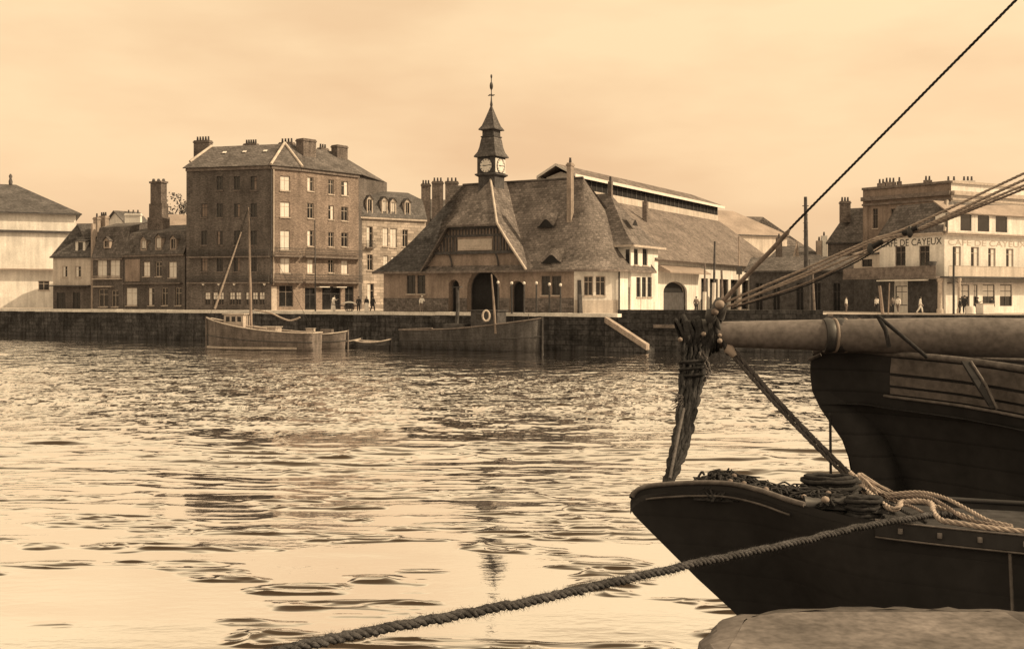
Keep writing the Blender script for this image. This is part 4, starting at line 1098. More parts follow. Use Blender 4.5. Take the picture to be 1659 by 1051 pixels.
t, f, wb = hip_house('gabled_house', 'dark gabled house left of the tall flat topped block', 'house', PX(1341, 150), PX(1420, 146), 9, ZY(392, 148), ZY(336, 151), 'brick', 'tile2', inset=1.4, over=.2)
finish(t, f, wb, QZ, ZY(392, 148), [pxrect(f, 1358, 405, 1365, 421), pxrect(f, 1376, 405, 1383, 421)], 'brick')
chimney(t, PX(1369, 150.5), 1.3, .8, 15.5, ZY(326, 150.5), V((1, 0, 0)), 3)
t, f, wb = hip_house('low_house', 'low dark roofed house with two pale chimneys behind the mast', 'house', PX(1232, 158), PX(1348, 156), 9, ZY(432, 157), ZY(398, 160), 'brick', 'tile2', inset=3)
finish(t, f, wb, QZ, ZY(432, 157), [], 'brick')
for px_, yy, m_ in ((1327, 390, 'chimp'), (1335, 382, 'white'), (1262, 385, 'chim')): chimney(t, PX(px_, 159), .8, .6, 9, ZY(yy, 159), V((1, 0, 0)), 1, m_, cap=False)
# lower wing left of the cafe
t, f, wb = hip_house('terrace_wing', 'low wing with pale upper wall joining the left side of the cafe', 'house', PX(1383, 127.5), PX(1428, 122.5), 6, ZY(410, 125), ZY(398, 126), 'white', 'zinc', inset=0, over=.15)
hs = [pxrect(f, 1396, 420, 1413, 432)]
wall(wb, f, ZY(440, 125), ZY(410, 125), hs); wb.build('wall', M['cream'], t); opening(t, f, hs[0], 'd', 'timberd')
mb = MB(); wall(mb, f, QZ-.1, ZY(440, 125)); mb.build('ground_floor_wall', M['timberd'], t)
# long dark shed
t, f, wb = hip_house('quay_shed', 'long low dark timber shed behind the mast on the right quay', 'shed', PX(1214, 133), PX(1386, 128), 7, ZY(438, 130), ZY(415, 132), 'timberd', 'tile2', inset=0, over=.5)
hs = [pxrect(f, a, 458, b, 490) for a, b in ((1224, 1236), (1252, 1264), (1290, 1302), (1318, 1330), (1350, 1362))]; hs = [(a, b, QZ, d, e) for a, b, c, d, e in hs]
wall(wb, f, QZ-.1, ZY(438, 130), hs); wb.build('wall', M['timberd'], t)
for h in hs: opening(t, f, h, 'o', 'timberd', 'door', sill=False)
# ------------------------------------------------------------------ fishing boats at the far quay
def boat(name, label, bow, dirv, Lb, beam, zb, zmid, zs, hull='hullg', cat='boat', group='fishing boats moored at the far quay', band=True, stern=.7, gun='trim'):
    d = V((dirv[0], dirv[1], 0)).normalized(); e = V((-d.y, d.x, 0)); bow = V((bow[0], bow[1], 0))
    t_ = thing(name, label, cat, bow+d*Lb/2, group)
    def half(t): return beam/2*((math.sin(math.pi/2*min(t/.42, 1)))**.75 if t < .42 else 1-(1-stern)*((t-.42)/.58)**2)
    def sheer(t): return zb*(1-t)**2+2*(2*zmid-.5*zb-.5*zs)*t*(1-t)+zs*t*t
    ts = [i/22 for i in range(23)]
    prof = [(-.7, .25), (-.3, .62), (.05, .82), (.4, .92), (.7, .98), (1.0, 1.0)]
    def pt(t, lv, sg):
        zl, kf = prof[lv]; z = zl if zl <= 0 else .05+(sheer(t)-.05)*(zl-.05)/.95
        return bow+d*(Lb*t+(.25*(1-max(zl, 0)) if t < .02 else 0))+e*(sg*half(t)*kf)+UP*z
    mb = MB()
    for sg in (1, -1):
        rows = [[pt(t, l, sg) for t in ts] for l in range(len(prof))]
        if sg < 0: rows = rows[::-1]
        mb.grid(rows, True)
    mb.face([pt(1, l, 1) for l in range(6)]+[pt(1, l, -1) for l in reversed(range(6))])
    mb.build('hull', M[hull], t_, fix=True)
    dk = MB(); dk.grid([[bow+d*Lb*t+e*(s*half(t)*.95)+UP*(sheer(t)-.38) for t in ts] for s in (-1, 0, 1)], False); dk.build('deck', M['deck'], t_)
    g = MB()
    for sg in (1, -1): g.tube([bow+d*Lb*t+e*(sg*(half(t)+.02))+UP*(sheer(t)+.02) for t in ts], .075, 6)
    g.tube([bow+d*Lb+e*(sg*half(1))+UP*(sheer(1)+.02) for sg in (1, -1)], .075, 6)
    g.build('gunwale', M[gun], t_)
    w = MB()
    for sg in (1, -1): w.tube([bow+d*Lb*t+e*(sg*(half(t)*(.93)+.02))+UP*(.05+(sheer(t)-.05)*.45) for t in ts], .05, 5)
    w.build('rubbing_strake', M['paintd'], t_)
    if band:
        w = MB()
        for sg in (1, -1):
            w.grid([[bow+d*(Lb*t)+e*(sg*(half(t)*kf+.025))+UP*z for t in ts[:20]] for z, kf in ((.1, .835), (.32, .88))], True)
        w.build('boot_top', M['trim'], t_)
    sp = MB(); sp.tube([bow-d*.05+UP*(-.5), bow-d*.05+UP*(zb+.15)], .1, 6); sp.build('stem_post', M[hull], t_)
    def L_(t, s, z): return bow+d*Lb*t+e*s+UP*z
    return t_, L_, sheer, d, e
b3, L3, sh3, d3, e3 = boat('fishing_boat', 'single masted fishing boat with small windowed wheelhouse, pale boot line and tall bow at left', PX(335, 111.5), (.97, -.22), 12.0, 3.6, 3.15, 2.05, 1.7)
mb = MB(); c = L3(.28, 0, sh3(.28)-.4); mb.box(c, 2.1, 1.6, 1.45, d3); mb.box(c+UP*1.45, 2.4, 1.9, .1, d3); wh = mb.build('wheelhouse', M['trim'], b3)
for k in (-.62, 0, .62):
    for so_ in (-.82, .79):
        mb = MB(); mb.obox(c+d3*(k-.2)+e3*so_+UP*.75, d3*.4, e3*.03, UP*.5); mb.build('window', M['glass'], wh)
m0 = P(407, 508, 110.8); mt = P(402.5, 336, 110.8); mk0 = V((m0.x, m0.y, 1.9))
mb = MB(); mb.tube([mk0, m0.lerp(mt, .5), mt], [.15, .13, .06], 8); mb.build('mast', M['spar'], b3)
mb = MB(); mb.tube([P(391, 376, 110.6), P(348, 500, 110.2)], [.06, .11], 7); mb.build('gaff', M['rope'], b3)
mb = MB(); mb.tube(cr([P(412, 502, 110.4), P(438, 507, 109.8), P(456, 515, 109.4), P(468, 519, 109.2), P(478, 517.5, 109.1), P(486, 514, 109)]), [.09]*41, 7); mb.build('boom', M['rope'], b3)
mb = MB()
for a, b in ((mt, L3(.02, 0, 3.1)), (mt, L3(.5, -1.7, 1.9)), (mt, L3(.5, 1.7, 1.9)), (mt, L3(.97, 0, 1.8)), (P(391, 376, 110.6), mt)): mb.tube([a, b], .018, 4)
mb.build('rigging', M['roped'], b3)
mb = MB(); mb.box(L3(.58, 0, sh3(.58)-.4), 1.8, 1.4, .7, d3); mb.box(L3(.58, 0, sh3(.58)+.3), 2.0, 1.6, .07, d3); mb.build('hatch', M['trim'], b3)
mb = MB(); mb.tube([L3(.42, -1.4, 2.35), L3(.60, -1.4, 2.15)], .09, 6); mb.build('oar', M['rope'], b3)

b4, L4, sh4, d4, e4 = boat('fishing_boat', 'low open fishing boat lying stern out beside the single masted boat', PX(563, 112.5), (-.97, .1), 6.2, 2.3, 1.75, 1.45, 1.75, 'hullg', stern=.8, band=False)
mb = MB(); mb.box(L4(.35, 0, 1.2), 1.2, .9, .75, d4); mb.build('crate_stack', M['timber'], b4)
mb = MB(); mb.box(L4(.62, .1, 1.2), .8, .7, .8, d4); mb.box(L4(.62, .1, 2.0), .9, .8, .06, d4); mb.build('engine_box', M['trim'], b4)
for (px_, Yd, Ld, dd, lab) in ((585, 113.5, 3.6, (-1, .15), 'small dark rowing dinghy between the two fishing boats, nearer the low open boat'), (634, 112, 3.8, (-1, .3), 'small rowing dinghy with pale thwart just left of the long dark boat')):
    t, Ld_, shd, dd_, ed_ = boat('dinghy', lab, PX(px_, Yd), dd, Ld, 1.4, .95, .62, .75, 'hulld', 'dinghy', 'dinghies at the far quay', band=False, stern=.8)
    for q in (.35, .6):
        mb = MB(); mb.obox(Ld_(q, -.6, .58), dd_*.25, ed_*1.2, UP*.05); mb.build('thwart', M['trim'], t)
    mb = MB(); mb.tube([Ld_(.2, .3, .75), Ld_(.9, .5, .85)], .04, 5); mb.build('oar', M['trim'], t)
b5, L5, sh5, d5, e5 = boat('fishing_boat', 'long dark fishing boat with tall bow at right and white lifebuoy before the archway', PX(878, 105.8), (-.868, .47), 15.6, 4.2, 3.2, 2.2, 1.9, 'hulld', band=False, gun='timber')
mb = MB(); c = L5(.38, 0, sh5(.38)-.4); mb.box(c, 3.0, 1.8, 1.9, d5); mb.box(c+UP*1.9, 3.3, 2.1, .1, d5); wh = mb.build('wheelhouse', M['timberd'], b5)
for q in (-1.0, .4):
    mb = MB(); mb.obox(c+d5*q+e5*.91+UP*1.1, d5*.5, e5*.03, UP*.5); mb.build('window', M['glass'], wh)
lb = P(787.5, 511.5, 105.6)
mb = MB(); mb.tube([lb+V((math.cos(a)*.33, 0.06*math.sin(a), math.sin(a)*.5)) for a in [2*math.pi*k/24 for k in range(25)]], .10, 8, caps=False)
o = mb.build('lifebuoy', M['trim'], origin=lb); tag(o, 'white lifebuoy hung on the dark boat in front of the main archway', 'lifebuoy')
mb = MB(); mb.tube([P(803, 527, 106.2)-UP*.8, P(800, 490, 106.2), P(796, 444, 106.2)], [.13, .11, .07], 7); mb.build('mast', M['spar'], b5)
mb = MB(); mb.tube([P(739, 533, 111.5), P(742, 500, 111.5), P(741, 466, 111.5)], [.2, .19, .17], 7); mb.box(P(741, 466, 111.5), 1.0, .5, .12, TD); mb.build('gallows_post', M['timberd'], b5)
mb = MB(); mb.box(L5(.6, .2, sh5(.6)-.4), 2.4, 1.8, .9, d5); mb.build('hatch', M['timberd'], b5)
mb = MB(); mb.tube([L5(.35, 1.9, 2.3), L5(.08, .9, 2.95)], .05, 6); mb.tube([L5(.98, 1.2, 1.95), L5(.72, 2.0, 2.15)], .09, 6); mb.build('oar', M['timber'], b5)
mb = MB()
for q in (.12, .25, .5, .75):
    mb = MB(); mb.tube([L5(q, -1.5 if q > .2 else -.8, sh5(q)-.3), L5(q, -1.5 if q > .2 else -.8, sh5(q)+.7)], .03, 5); mb.build('stanchion', M['iron'], b5)

# ------------------------------------------------------------------ posts, poles and lamps on the quays
rz = random.Random(2)
def whole(name, label, cat, mbs, loc, group=None):
    t = thing(name, label, cat, loc, group)
    for nm, mb, m in mbs: mb.build(nm, M[m], t)
    return t
posts = [(807, 112.2, 460, 'thin dark post with white knob overlapping the right edge of the main archway'),
         (829, 111.6, 461, 'thin dark post with white knob at the left jamb of the small right archway'),
         (849, 111.2, 461, 'thin dark post with white knob at the right jamb of the small right archway'),
         (869, 110.8, 461, 'thin dark post with pale knob against bare wall left of the paired windows'),
         (890, 110.4, 463, 'thin dark post with white knob in front of the paired dark windows'),
         (908, 110.1, 464, 'thin dark post with white knob just right of the paired dark windows')]
for px_, Y, yt, lab in posts:
    b = PX(px_, Y, QZ); z = ZY(yt, Y); m1 = MB(); m1.tube([b, V((b.x, b.y, z))], [.1, .08], 7)
    m2 = MB(); m2.lathe(V((b.x, b.y, z)), [(.06, 0), (.13, .06), (.15, .18), (.1, .29), (0, .32)], 10)
    whole('lamp_post', lab, 'post', [('shaft', m1, 'iron'), ('knob', m2, 'ring')], b, 'knobbed posts in front of the market hall')
def pole(name, label, cat, px0, y0, px1, y1, Y, r0, r1, m, extra=None, group=None):
    a, b = P(px0, y0, Y), P(px1, y1, Y); a.z = min(a.z, QZ) if y0 > 490 else a.z
    mb = MB(); mb.tube([a, a.lerp(b, .5), b], [r0, (r0+r1)/2, r1], 8)
    t = whole(name, label, cat, [('shaft', mb, m)], a, group)
    if extra: extra(t, a, b)
    return t
def whitebase(t, a, b):
    k = a.lerp(b, .42); mb = MB(); mb.tube([a+V((0, -.02, .02)), k+V((0, -.02, 0))], .2, 8); mb.build('painted_base', M['ring'], t)
def transformer(t, a, b):
    k = a.lerp(b, .5); mb = MB(); mb.box(k, .55, .45, .9); mb.build('switch_box', M['iron'], t)
pole('pole', 'thin grey pole standing before the balconies of the tall block', 'pole', 511, 506, 510, 356, 127, .09, .06, 'timberd')
pole('pole', 'slim pole with white base against the right end of the arched gateway', 'pole', 1141, 505, 1142, 426, 116, .13, .09, 'timber', whitebase)
pole('pole', 'dark topped thick pole with white base standing in front of the hall roof', 'pole', 1156, 505, 1158, 391, 117, .16, .1, 'timberd', whitebase)
pole('pole', 'pale tall pole with dark switch box against the end of the hall roof', 'pole', 1198, 505, 1197, 383, 120, .12, .08, 'chimp', transformer)
pole('pole', 'short grey post between the white based poles and the switch box pole', 'pole', 1171, 505, 1169, 438, 117, .15, .12, 'timber')
def masttop(t, a, b):
    mb = MB(); mb.tube([b-UP*1.0+V((-.35, 0, 0)), b-UP*1.0+V((.35, 0, 0))], .05, 5); mb.build('crosstree', M['iron'], t)
    for k in range(5):
        mb = MB(); mb.obox(b-UP*(2.0+k*.9)+V((-.28, -.05, 0)), V((.56, 0, 0)), V((0, .08, 0)), UP*.05); mb.build('step_iron', M['iron'], t)
pole('mast_pole', 'tall thick dark mast pole rising above the low roofs on the right', 'pole', 1307, 507, 1305, 319, 121, .33, .18, 'timberd', masttop)
pole('pole', 'thin pale pole just right of the tall dark mast pole', 'pole', 1320, 509, 1316, 430, 110, .12, .08, 'timber')
pole('pole', 'very thin pole between the dark mast pole and the thin pale pole', 'pole', 1312, 508, 1312, 420, 112, .07, .05, 'timberd')
pole('pole', 'leaning brown timber post in front of the dark cafe ground floor', 'pole', 1431, 517, 1425, 463, 106, .17, .15, 'spar')
pole('pole', 'thin brown post right of the leaning timber post', 'pole', 1439, 511, 1441, 458, 108, .07, .06, 'spar')
pole('pole', 'tall thin dark pole at the corner of the cafe balcony', 'pole', 1545, 512, 1545, 400, 106, .12, .10, 'iron')
tt = thing('tripod', 'pale tripod of poles standing on the low roofs left of the mast', 'trestle', P(1289, 420, 148))
for dx in (-4, 1, 5):
    mb = MB(); mb.tube([P(1289+dx, 421, 147+dx*.2), P(1291, 391, 148)], [.12, .08], 6); mb.build('leg', M['chimp'], tt)

# ------------------------------------------------------------------ people
def skin_mesh(verts, edges, radii, root=0, sub=1):
    me = bpy.data.meshes.new('tmp'); me.from_pydata([tuple(v) for v in verts], edges, [])
    o = bpy.data.objects.new('tmp', me); COL.objects.link(o)
    o.modifiers.new('s', 'SKIN'); 
    for i, r in enumerate(radii): me.skin_vertices[0].data[i].radius = (r, r)
    me.skin_vertices[0].data[root].use_root = True
    if sub: q = o.modifiers.new('u', 'SUBSURF'); q.levels = sub; q.render_levels = sub
    dg = bpy.context.evaluated_depsgraph_get(); m2 = bpy.data.meshes.new_from_object(o.evaluated_get(dg))
    bpy.data.objects.remove(o); bpy.data.meshes.remove(me)
    for p in m2.polygons: p.use_smooth = True
    return m2
def person_meshes(pose):
    """one continuous body; +x is the person's left, -y the way they face"""
    walk = pose.get('walk', 0); arm = pose.get('arm', 0); bend = pose.get('bend', 0)
    v, e, r = [], [], []
    def add(p, rad, par=None):
        v.append(V(p)); r.append(rad)
        if par is not None: e.append((par, len(v)-1))
        return len(v)-1
    B = lambda z: -bend*max(0, z-.95)
    pel = add((0, 0, .94), .135); wa = add((0, B(1.1), 1.10), .115, pel); ch = add((0, B(1.3), 1.30), .14, wa); nb = add((0, B(1.45), 1.45), .062, ch)
    nk = add((0, B(1.5)-.01, 1.51), .052, nb); hd = add((0, B(1.6)-.02, 1.585), .078, nk); tp = add((0, B(1.68)-.01, 1.665), .075, hd); 
    add((0, B(1.6)-.115, 1.585), .014, hd)
    for sg in (1, -1): add((sg*.085, B(1.6), 1.59), .014, hd)
    J = {}
    for sg in (1, -1):
        sh = add((sg*.18, B(1.4), 1.40), .062, ch)
        if arm and sg > 0: el, wr = V((.25, B(1.15)-.14, 1.15)), V((.18, B(1.25)-.36, 1.26))
        else: el, wr = V((sg*.245, B(1.1)+.02-.06*walk*sg, 1.12)), V((sg*.25, B(.9)-.06-.16*walk*sg, .88))
        a = add(el, .047, sh); b = add(wr, .031, a); dr_ = (wr-el).normalized(); pm = add(wr+dr_*.07, .034, b)
        sdv = dr_.cross(V((0, -1, .1))).normalized() if abs(dr_.y) < .8 else V((1, 0, 0))
        for k, ln in enumerate((.075, .085, .08, .062)):
            q = add(wr+dr_*.10+V((0, (k-1.5)*.02, 0)), .010, pm); add(wr+dr_*(.10+ln)+V((-sg*.02, (k-1.5)*.021, 0)), .008, q)
        q = add(wr+dr_*.055+V((0, -.045, 0)), .012, pm); add(wr+dr_*.10+V((0, -.065, 0)), .009, q)
        hp = add((sg*.095, 0, .88), .092, pel); kn = add((sg*.105, -.03-.14*walk*sg, .49), .058, hp); an_ = add((sg*.11, .03-.30*walk*sg+(.05 if walk else 0), .085), .038, kn)
        add((sg*.12, -.14-.30*walk*sg, .04), .035, an_)
        J[sg] = (V(v[sh]), el, wr, V(v[hp]), V(v[kn]), V(v[an_]))
    body = skin_mesh(v, e, r)
    # coat or blouse: torso and sleeves
    cv, ce, cr_ = [], [], []
    def addc(p, rad, par=None):
        cv.append(V(p)); cr_.append(rad)
        if par is not None: ce.append((par, len(cv)-1))
        return len(cv)-1
    h0 = addc((0, 0, .84), .175); h1 = addc((0, B(1.08), 1.08), .15, h0); h2 = addc((0, B(1.3), 1.30), .175, h1); addc((0, B(1.44), 1.45), .085, h2)
    for sg in (1, -1):
        s = addc(J[sg][0], .085, h2); s = addc(J[sg][1], .066, s); addc(J[sg][1].lerp(J[sg][2], .88), .05, s)
    coat = skin_mesh(cv, ce, cr_)
    tv, te_, tr_ = [V((0, 0, .93))], [], [.15]
    for sg in (1, -1):
        for p, rad in ((J[sg][3], .11), (J[sg][4], .082), (J[sg][5]+UP*.03, .072)):
            tv.append(V(p)); tr_.append(rad); te_.append((0 if len(tv) in (2, 5) else len(tv)-2, len(tv)-1))
    trou = skin_mesh(tv, te_, tr_)
    mb = MB(); mb.lathe((0, 0, 0), [(.27, .07), (.25, .3), (.21, .65), (.17, .9), (.13, 1.06)], 14); sk = mb.build('tmpskirt', M['clothm']).data
    mb = MB(); c = V((0, B(1.66)-.015, 1.64)); mb.lathe(c, [(.098, -.03), (.10, .02), (.085, .06), (.05, .085), (0, .09)], 12); mb.obox(c+V((-.07, -.16, -.015)), V((.14, 0, 0)), V((0, .09, 0)), UP*.015); cap = mb.build('tmpcap', M['clothd']).data
    mb = MB(); c = V((0, B(1.64)+.015, 1.625)); mb.lathe(c, [(.07, -.11), (.095, -.05), (.10, .01), (.085, .06), (0, .085)], 12); hair = mb.build('tmphair', M['hair']).data
    mb = MB(); mb.grid([[V((x, -.19-.06*(1.2-z) + abs(x)*.25, z)) for x in (-.17, -.08, 0, .08, .17)] for z in (.3, .7, 1.0, 1.25)], True); ap_ = mb.build('tmpapron', M['clothw']).data
    for o in [o for o in COL.objects if o.name.startswith('tmp')]: bpy.data.objects.remove(o)
    return dict(body=body, coat=coat, trousers=trou, skirt=sk, cap=cap, hair=hair, apron=ap_)
POSE = {'stand': person_meshes({}), 'walk': person_meshes({'walk': 1}), 'reach': person_meshes({'arm': 1, 'bend': .15})}
def person(px, Y, pose, rot, label, wear, sc=1.0, z=QZ, group='people on the quays'):
    t = thing('person', label, 'person', PX(px, Y, z), group); t.rotation_euler.z = R(rot); t.scale = (sc,)*3
    for part, m in [('body', 'skin')]+wear:
        me = POSE[pose][part].copy(); me.materials.clear(); me.materials.append(M[m])
        o = bpy.data.objects.new(part, me); COL.objects.link(o); o.parent = t
    return t
man = lambda c, t='clothd', hat='cap': [('coat', c), ('trousers', t), (hat, 'clothd' if hat == 'cap' else 'hair')]
wom = lambda c, s, ap=False: [('coat', c), ('skirt', s), ('hair', 'hair')]+([('apron', 'clothw')] if ap else [])
person(540, 129, 'reach', 70, 'woman in white blouse and long white skirt before the shop fronts of the tall block', wom('clothw', 'clothw'), 1.1)
person(581, 124, 'stand', 15, 'dark clothed person standing left of the person in a pale skirt', man('clothd'))
person(594, 121, 'stand', -20, 'person in dark blouse and pale skirt by the quay edge right of the tall block', wom('clothd', 'ring'))
person(604, 123, 'walk', 40, 'dark clothed person walking just right of the pale skirt', man('clothd'))
person(683, 118.6, 'reach', 30, 'person in white smock standing on the quay edge left of the archway', [('coat', 'clothw'), ('trousers', 'clothm'), ('cap', 'clothw')], 1.05)
person(1128, 111, 'stand', 10, 'person in dark cap and mid grey smock beside the arched gateway', [('coat', 'clothm'), ('trousers', 'clothd'), ('cap', 'clothd')])
person(1371, 113, 'stand', 80, 'person in white smock and dark trousers in front of the dark shed', man('clothw', 'clothm'))
person(1421, 112, 'reach', -60, 'person in pale shirt leaning by the brown timber post', man('clothw', 'clothd', 'hair'))
person(1446, 112, 'stand', 20, 'person in dark cap and brown coat, left of a pair by the french window', man('clothm', 'clothd'))
person(1455, 111.5, 'walk', -40, 'person in pale shirt and dark cap, right of a pair by the french window', man('blind', 'clothm'))
person(1491, 111, 'walk', 75, 'person all in white walking past the cafe left of the column', [('coat', 'clothw'), ('trousers', 'clothw'), ('hair', 'hair')])
person(1555, 107, 'stand', 60, 'dark figure outside the cafe, leftmost of the two before the first shop window', man('clothd'), .9)
person(1563, 106.5, 'stand', -50, 'taller dark figure in cap outside the first cafe shop window', man('clothd'), 1.05)
person(1582, 106, 'reach', 60, 'dark figure leaning forward before the narrow cafe window', man('clothd'), .95)
person(1607, 104, 'stand', 0, 'dark figure standing nearest the right end of the cafe front', man('clothd'), .95)
hc_ = thing('handcart', 'two wheeled handcart with pale canvas cover before the last shop front of the tall block', 'handcart', PX(566, 126, QZ))
mb = MB(); c = PX(566, 126, QZ); mb.box(c+UP*.62, 2.0, .9, .12); mb.build('bed', M['timberd'], hc_)
mb = MB(); mb.grid([[c+V((-1.0+2.0*i/8, -.47+.94*j/4, .76+.42*math.sin(math.pi*(i+.6)/9.2)*(.6+.4*math.sin(math.pi*j/4)))) for j in range(5)] for i in range(9)], True); mb.build('cover', M['blind'], hc_)
for s_ in (-1, 1):
    mb = MB(); w_ = c+V((0, s_*.55, .5)); mb.tube([w_+V((.48*math.cos(t), 0, .48*math.sin(t))) for t in [2*math.pi*k/20 for k in range(21)]], .04, 6, caps=False)
    for k in range(5): mb.tube([w_-V((.46*math.cos(k*.628), 0, .46*math.sin(k*.628))), w_+V((.46*math.cos(k*.628), 0, .46*math.sin(k*.628)))], .022, 5)
    mb.build('wheel', M['timberd'], hc_)
mb = MB(); mb.tube([c+V((-.9, .3, .66)), c+V((-2.0, .3, .8)), c+V((-2.0, -.3, .8)), c+V((-.9, -.3, .66))], .03, 5); mb.build('handle', M['timberd'], hc_)
# cafe table with pale cloth
t = thing('cafe_table', 'cafe table with pale cloth among the dark figures outside the cafe', 'table', PX(1572, 106, QZ))
mb = MB(); c = PX(1572, 106, QZ); mb.lathe(c+UP*.05, [(.5, 0), (.47, .35), (.45, .68), (.43, .72), (0, .73)], 12); mb.build('tablecloth', M['blind'], t)
mb = MB(); mb.lathe(c, [(.25, 0), (.25, .04), (.05, .08), (.05, .7)], 8); mb.build('leg', M['iron'], t)
t = thing('kiosk_counter', 'low white counter at the right end of the cafe front', 'counter', PX(1596, 103, QZ)); c = PX(1596, 103, QZ)
mb = MB(); mb.box(c, 1.5, .8, 1.0, dr); mb.build('front', M['ring'], t); mb = MB(); mb.box(c+UP*1.0, 1.6, .9, .06, dr); mb.build('top', M['sill'], t)
SKY_POW, SKY_STR, SKY_K, SUN_STR, EXPO = 0.25, 0.15, 5.35, 4.7, 0.0
# ------------------------------------------------------------------ near boats, bottom right
M['tar'] = mat('tarred_black_hull', 0.04, .14, 1.5, 9, rough=.8, streak=.15, rows=4.2, zrows=True, joints=.85, bump=.35, spec=.15)
M['tar2'] = mat('tarred_hull_planks', 0.036, .18, 1.2, 8, rough=.8, streak=.2, rows=4.5, zrows=True, bump=.4, spec=.15)
M['bulwark'] = mat('skylit_bulwark', 0.14, .3, 2.5, 14, rough=.7, streak=.35, bump=.3)  # lighter tone stands in for sky light on the flared upper strakes
M['railw'] = mat('worn_rail_wood', 0.13, .35, 3, 18, rough=.7, bump=.3)
M['bowsp'] = mat('bowsprit_wood', 0.14, .32, 1.2, 16, rough=.6, bump=.15)
M['net'] = mat('dark_net', 0.03, .6, 6, 30, bump=.8)
M['deckd'] = mat('dark_wet_deck', 0.05, .35, 2, 10, rows=7, bump=.4)
M['haw'] = mat('hairy_hawser', 0.06, .45, 6, 45, bump=.4)
nb = thing('bow_boat', 'black tarred boat with raked rounded bow moored against the near quay', 'boat', P(1300, 900, 8.8), None)
railpx = [(1021, 812, 9.42), (1030, 797, 9.41), (1048, 789, 9.38), (1085, 785, 9.30), (1130, 783, 9.2), (1180, 784.5, 9.08), (1230, 795, 8.85), (1280, 812, 8.6), (1340, 828, 8.35), (1400, 840, 8.15), (1500, 852, 7.95), (1610, 863, 7.72), (1760, 876, 7.45), (2100, 898, 6.95)]
rail = cr([P(*q) for q in railpx], 5)
def arcs(c):
    d = [0]
    for a, b in zip(c, c[1:]): d.append(d[-1]+(b-a).length)
    return [x/d[-1] for x in d]
ra = arcs(rail)
stem = [P(1021, 812, 9.42), P(1021, 822, 9.42), P(1026, 832, 9.42), P(1036, 843, 9.42), P(1075, 882, 9.4), P(1130, 937, 9.38), P(1188, 990, 9.36), P(1240, 1046, 9.35), P(1500, 1330, 9.3), P(1640, 1480, 9.3)]
n = len(rail); rows = []
for k, s in enumerate(stem):
    row = []
    for i, p in enumerate(rail):
        t = ra[i]; w = (1-min(1, t/.85))**1.3
        dz = stem[0].z-s.z; sx = s-stem[0]
        q = p+V((sx.x*w, sx.y*w, 0)); q.z = p.z-dz*(1+.15*t)
        q += V((.18, .35, 0))*dz*(t**.8)*.28                  # tumble in towards the keel
        row.append(q)
    rows.append(row)
mb = MB(); mb.grid(rows, True)
farpx = [(1021, 812, 9.42), (1027, 799, 9.46), (1050, 790, 9.52), (1100, 787, 9.56), (1200, 789, 9.6), (1320, 795, 9.55), (1450, 803, 9.45), (1620, 814, 9.35), (2100, 838, 9.1)]
farr = cr([P(*q) for q in farpx], 5); fr2 = []; fa_ = arcs(farr)
for k, s in enumerate(stem):
    row = []
    for i, p in enumerate(farr):
        t = fa_[i]; w = (1-min(1, t/.85))**1.3; dz = stem[0].z-s.z; sx = s-stem[0]
        q = p+V((sx.x*w, sx.y*w, 0)); q.z = p.z-dz; q += V((.18, -.3, 0))*dz*t**.8*.28; row.append(q)
    fr2.append(row)
mb.grid(fr2[::-1], True); mb.build('hull', M['tar'], nb)
def samp(c, t):
    x = t*(len(c)-1); i = min(int(x), len(c)-2); return c[i].lerp(c[i+1], x-i)
dk = MB(); rw = []
for i in range(41):
    a, b = samp(rail, i/40), samp(farr, i/40)
    rw.append([a.lerp(b, q/6)-UP*(.06+(.05 if 0 < q < 6 else 0)) for q in range(7)])
dk.grid(rw, False); dk.build('deck', M['deckd'], nb)
rl = MB(); rl.tube([p+UP*.008 for p in rail[2:38]], .022, 6); rl.build('gunwale', M['railw'], nb)
rl = MB(); rl.tube([p+UP*.004 for p in farr[2:]], .022, 6); rl.build('gunwale', M['tar'], nb)
# painted line below the gunwale, rubbing strake with bolts aft
ln = MB(); seg = [p-UP*(.10)+V((-.01, -.02, 0)) for p in rail[10:36]]; ln.tube(seg, .010, 5); ln.build('bead', M['railw'], nb)
st = MB(); A_, B_ = rail[46:], [p-UP*.11 for p in rail[46:]]
out = V((-.25, -1, 0)).normalized()
for a, b in ((0, 0),):
    r_ = [[p+out*.05+UP*.015 for p in rail[46:]], [p+out*.055-UP*.10 for p in rail[46:]], [p-UP*.115 for p in rail[46:]]]
    st.grid([[p-UP*-.015 for p in rail[46:]]]+r_, False)
st.build('rubbing_strake', M['tar'], nb)
for dz in (.012, -.112):
    bd = MB(); bd.tube([p+out*.052+UP*dz for p in rail[46:]], .008, 5); bd.build('bead', M['railw'], nb)
bt = MB()
for i in (48, 51, 54, 57):
    p = rail[i]+out*.06-UP*.045; bt = MB(); bt.lathe(p-UP*.0, [(.018, -.018), (.018, .018), (0, .02)], 8); bt.build('bolt', M['railw'], nb)
tm = MB(); tm.tube([rail[56]+out*.03-UP*.12, rail[56]+out*.03-UP*.55+V((.02, 0, 0)), rail[56]+out*.03-UP*.66+V((-.12, 0, 0))], .012, 6); tm.build('iron_strap', M['railw'], nb)

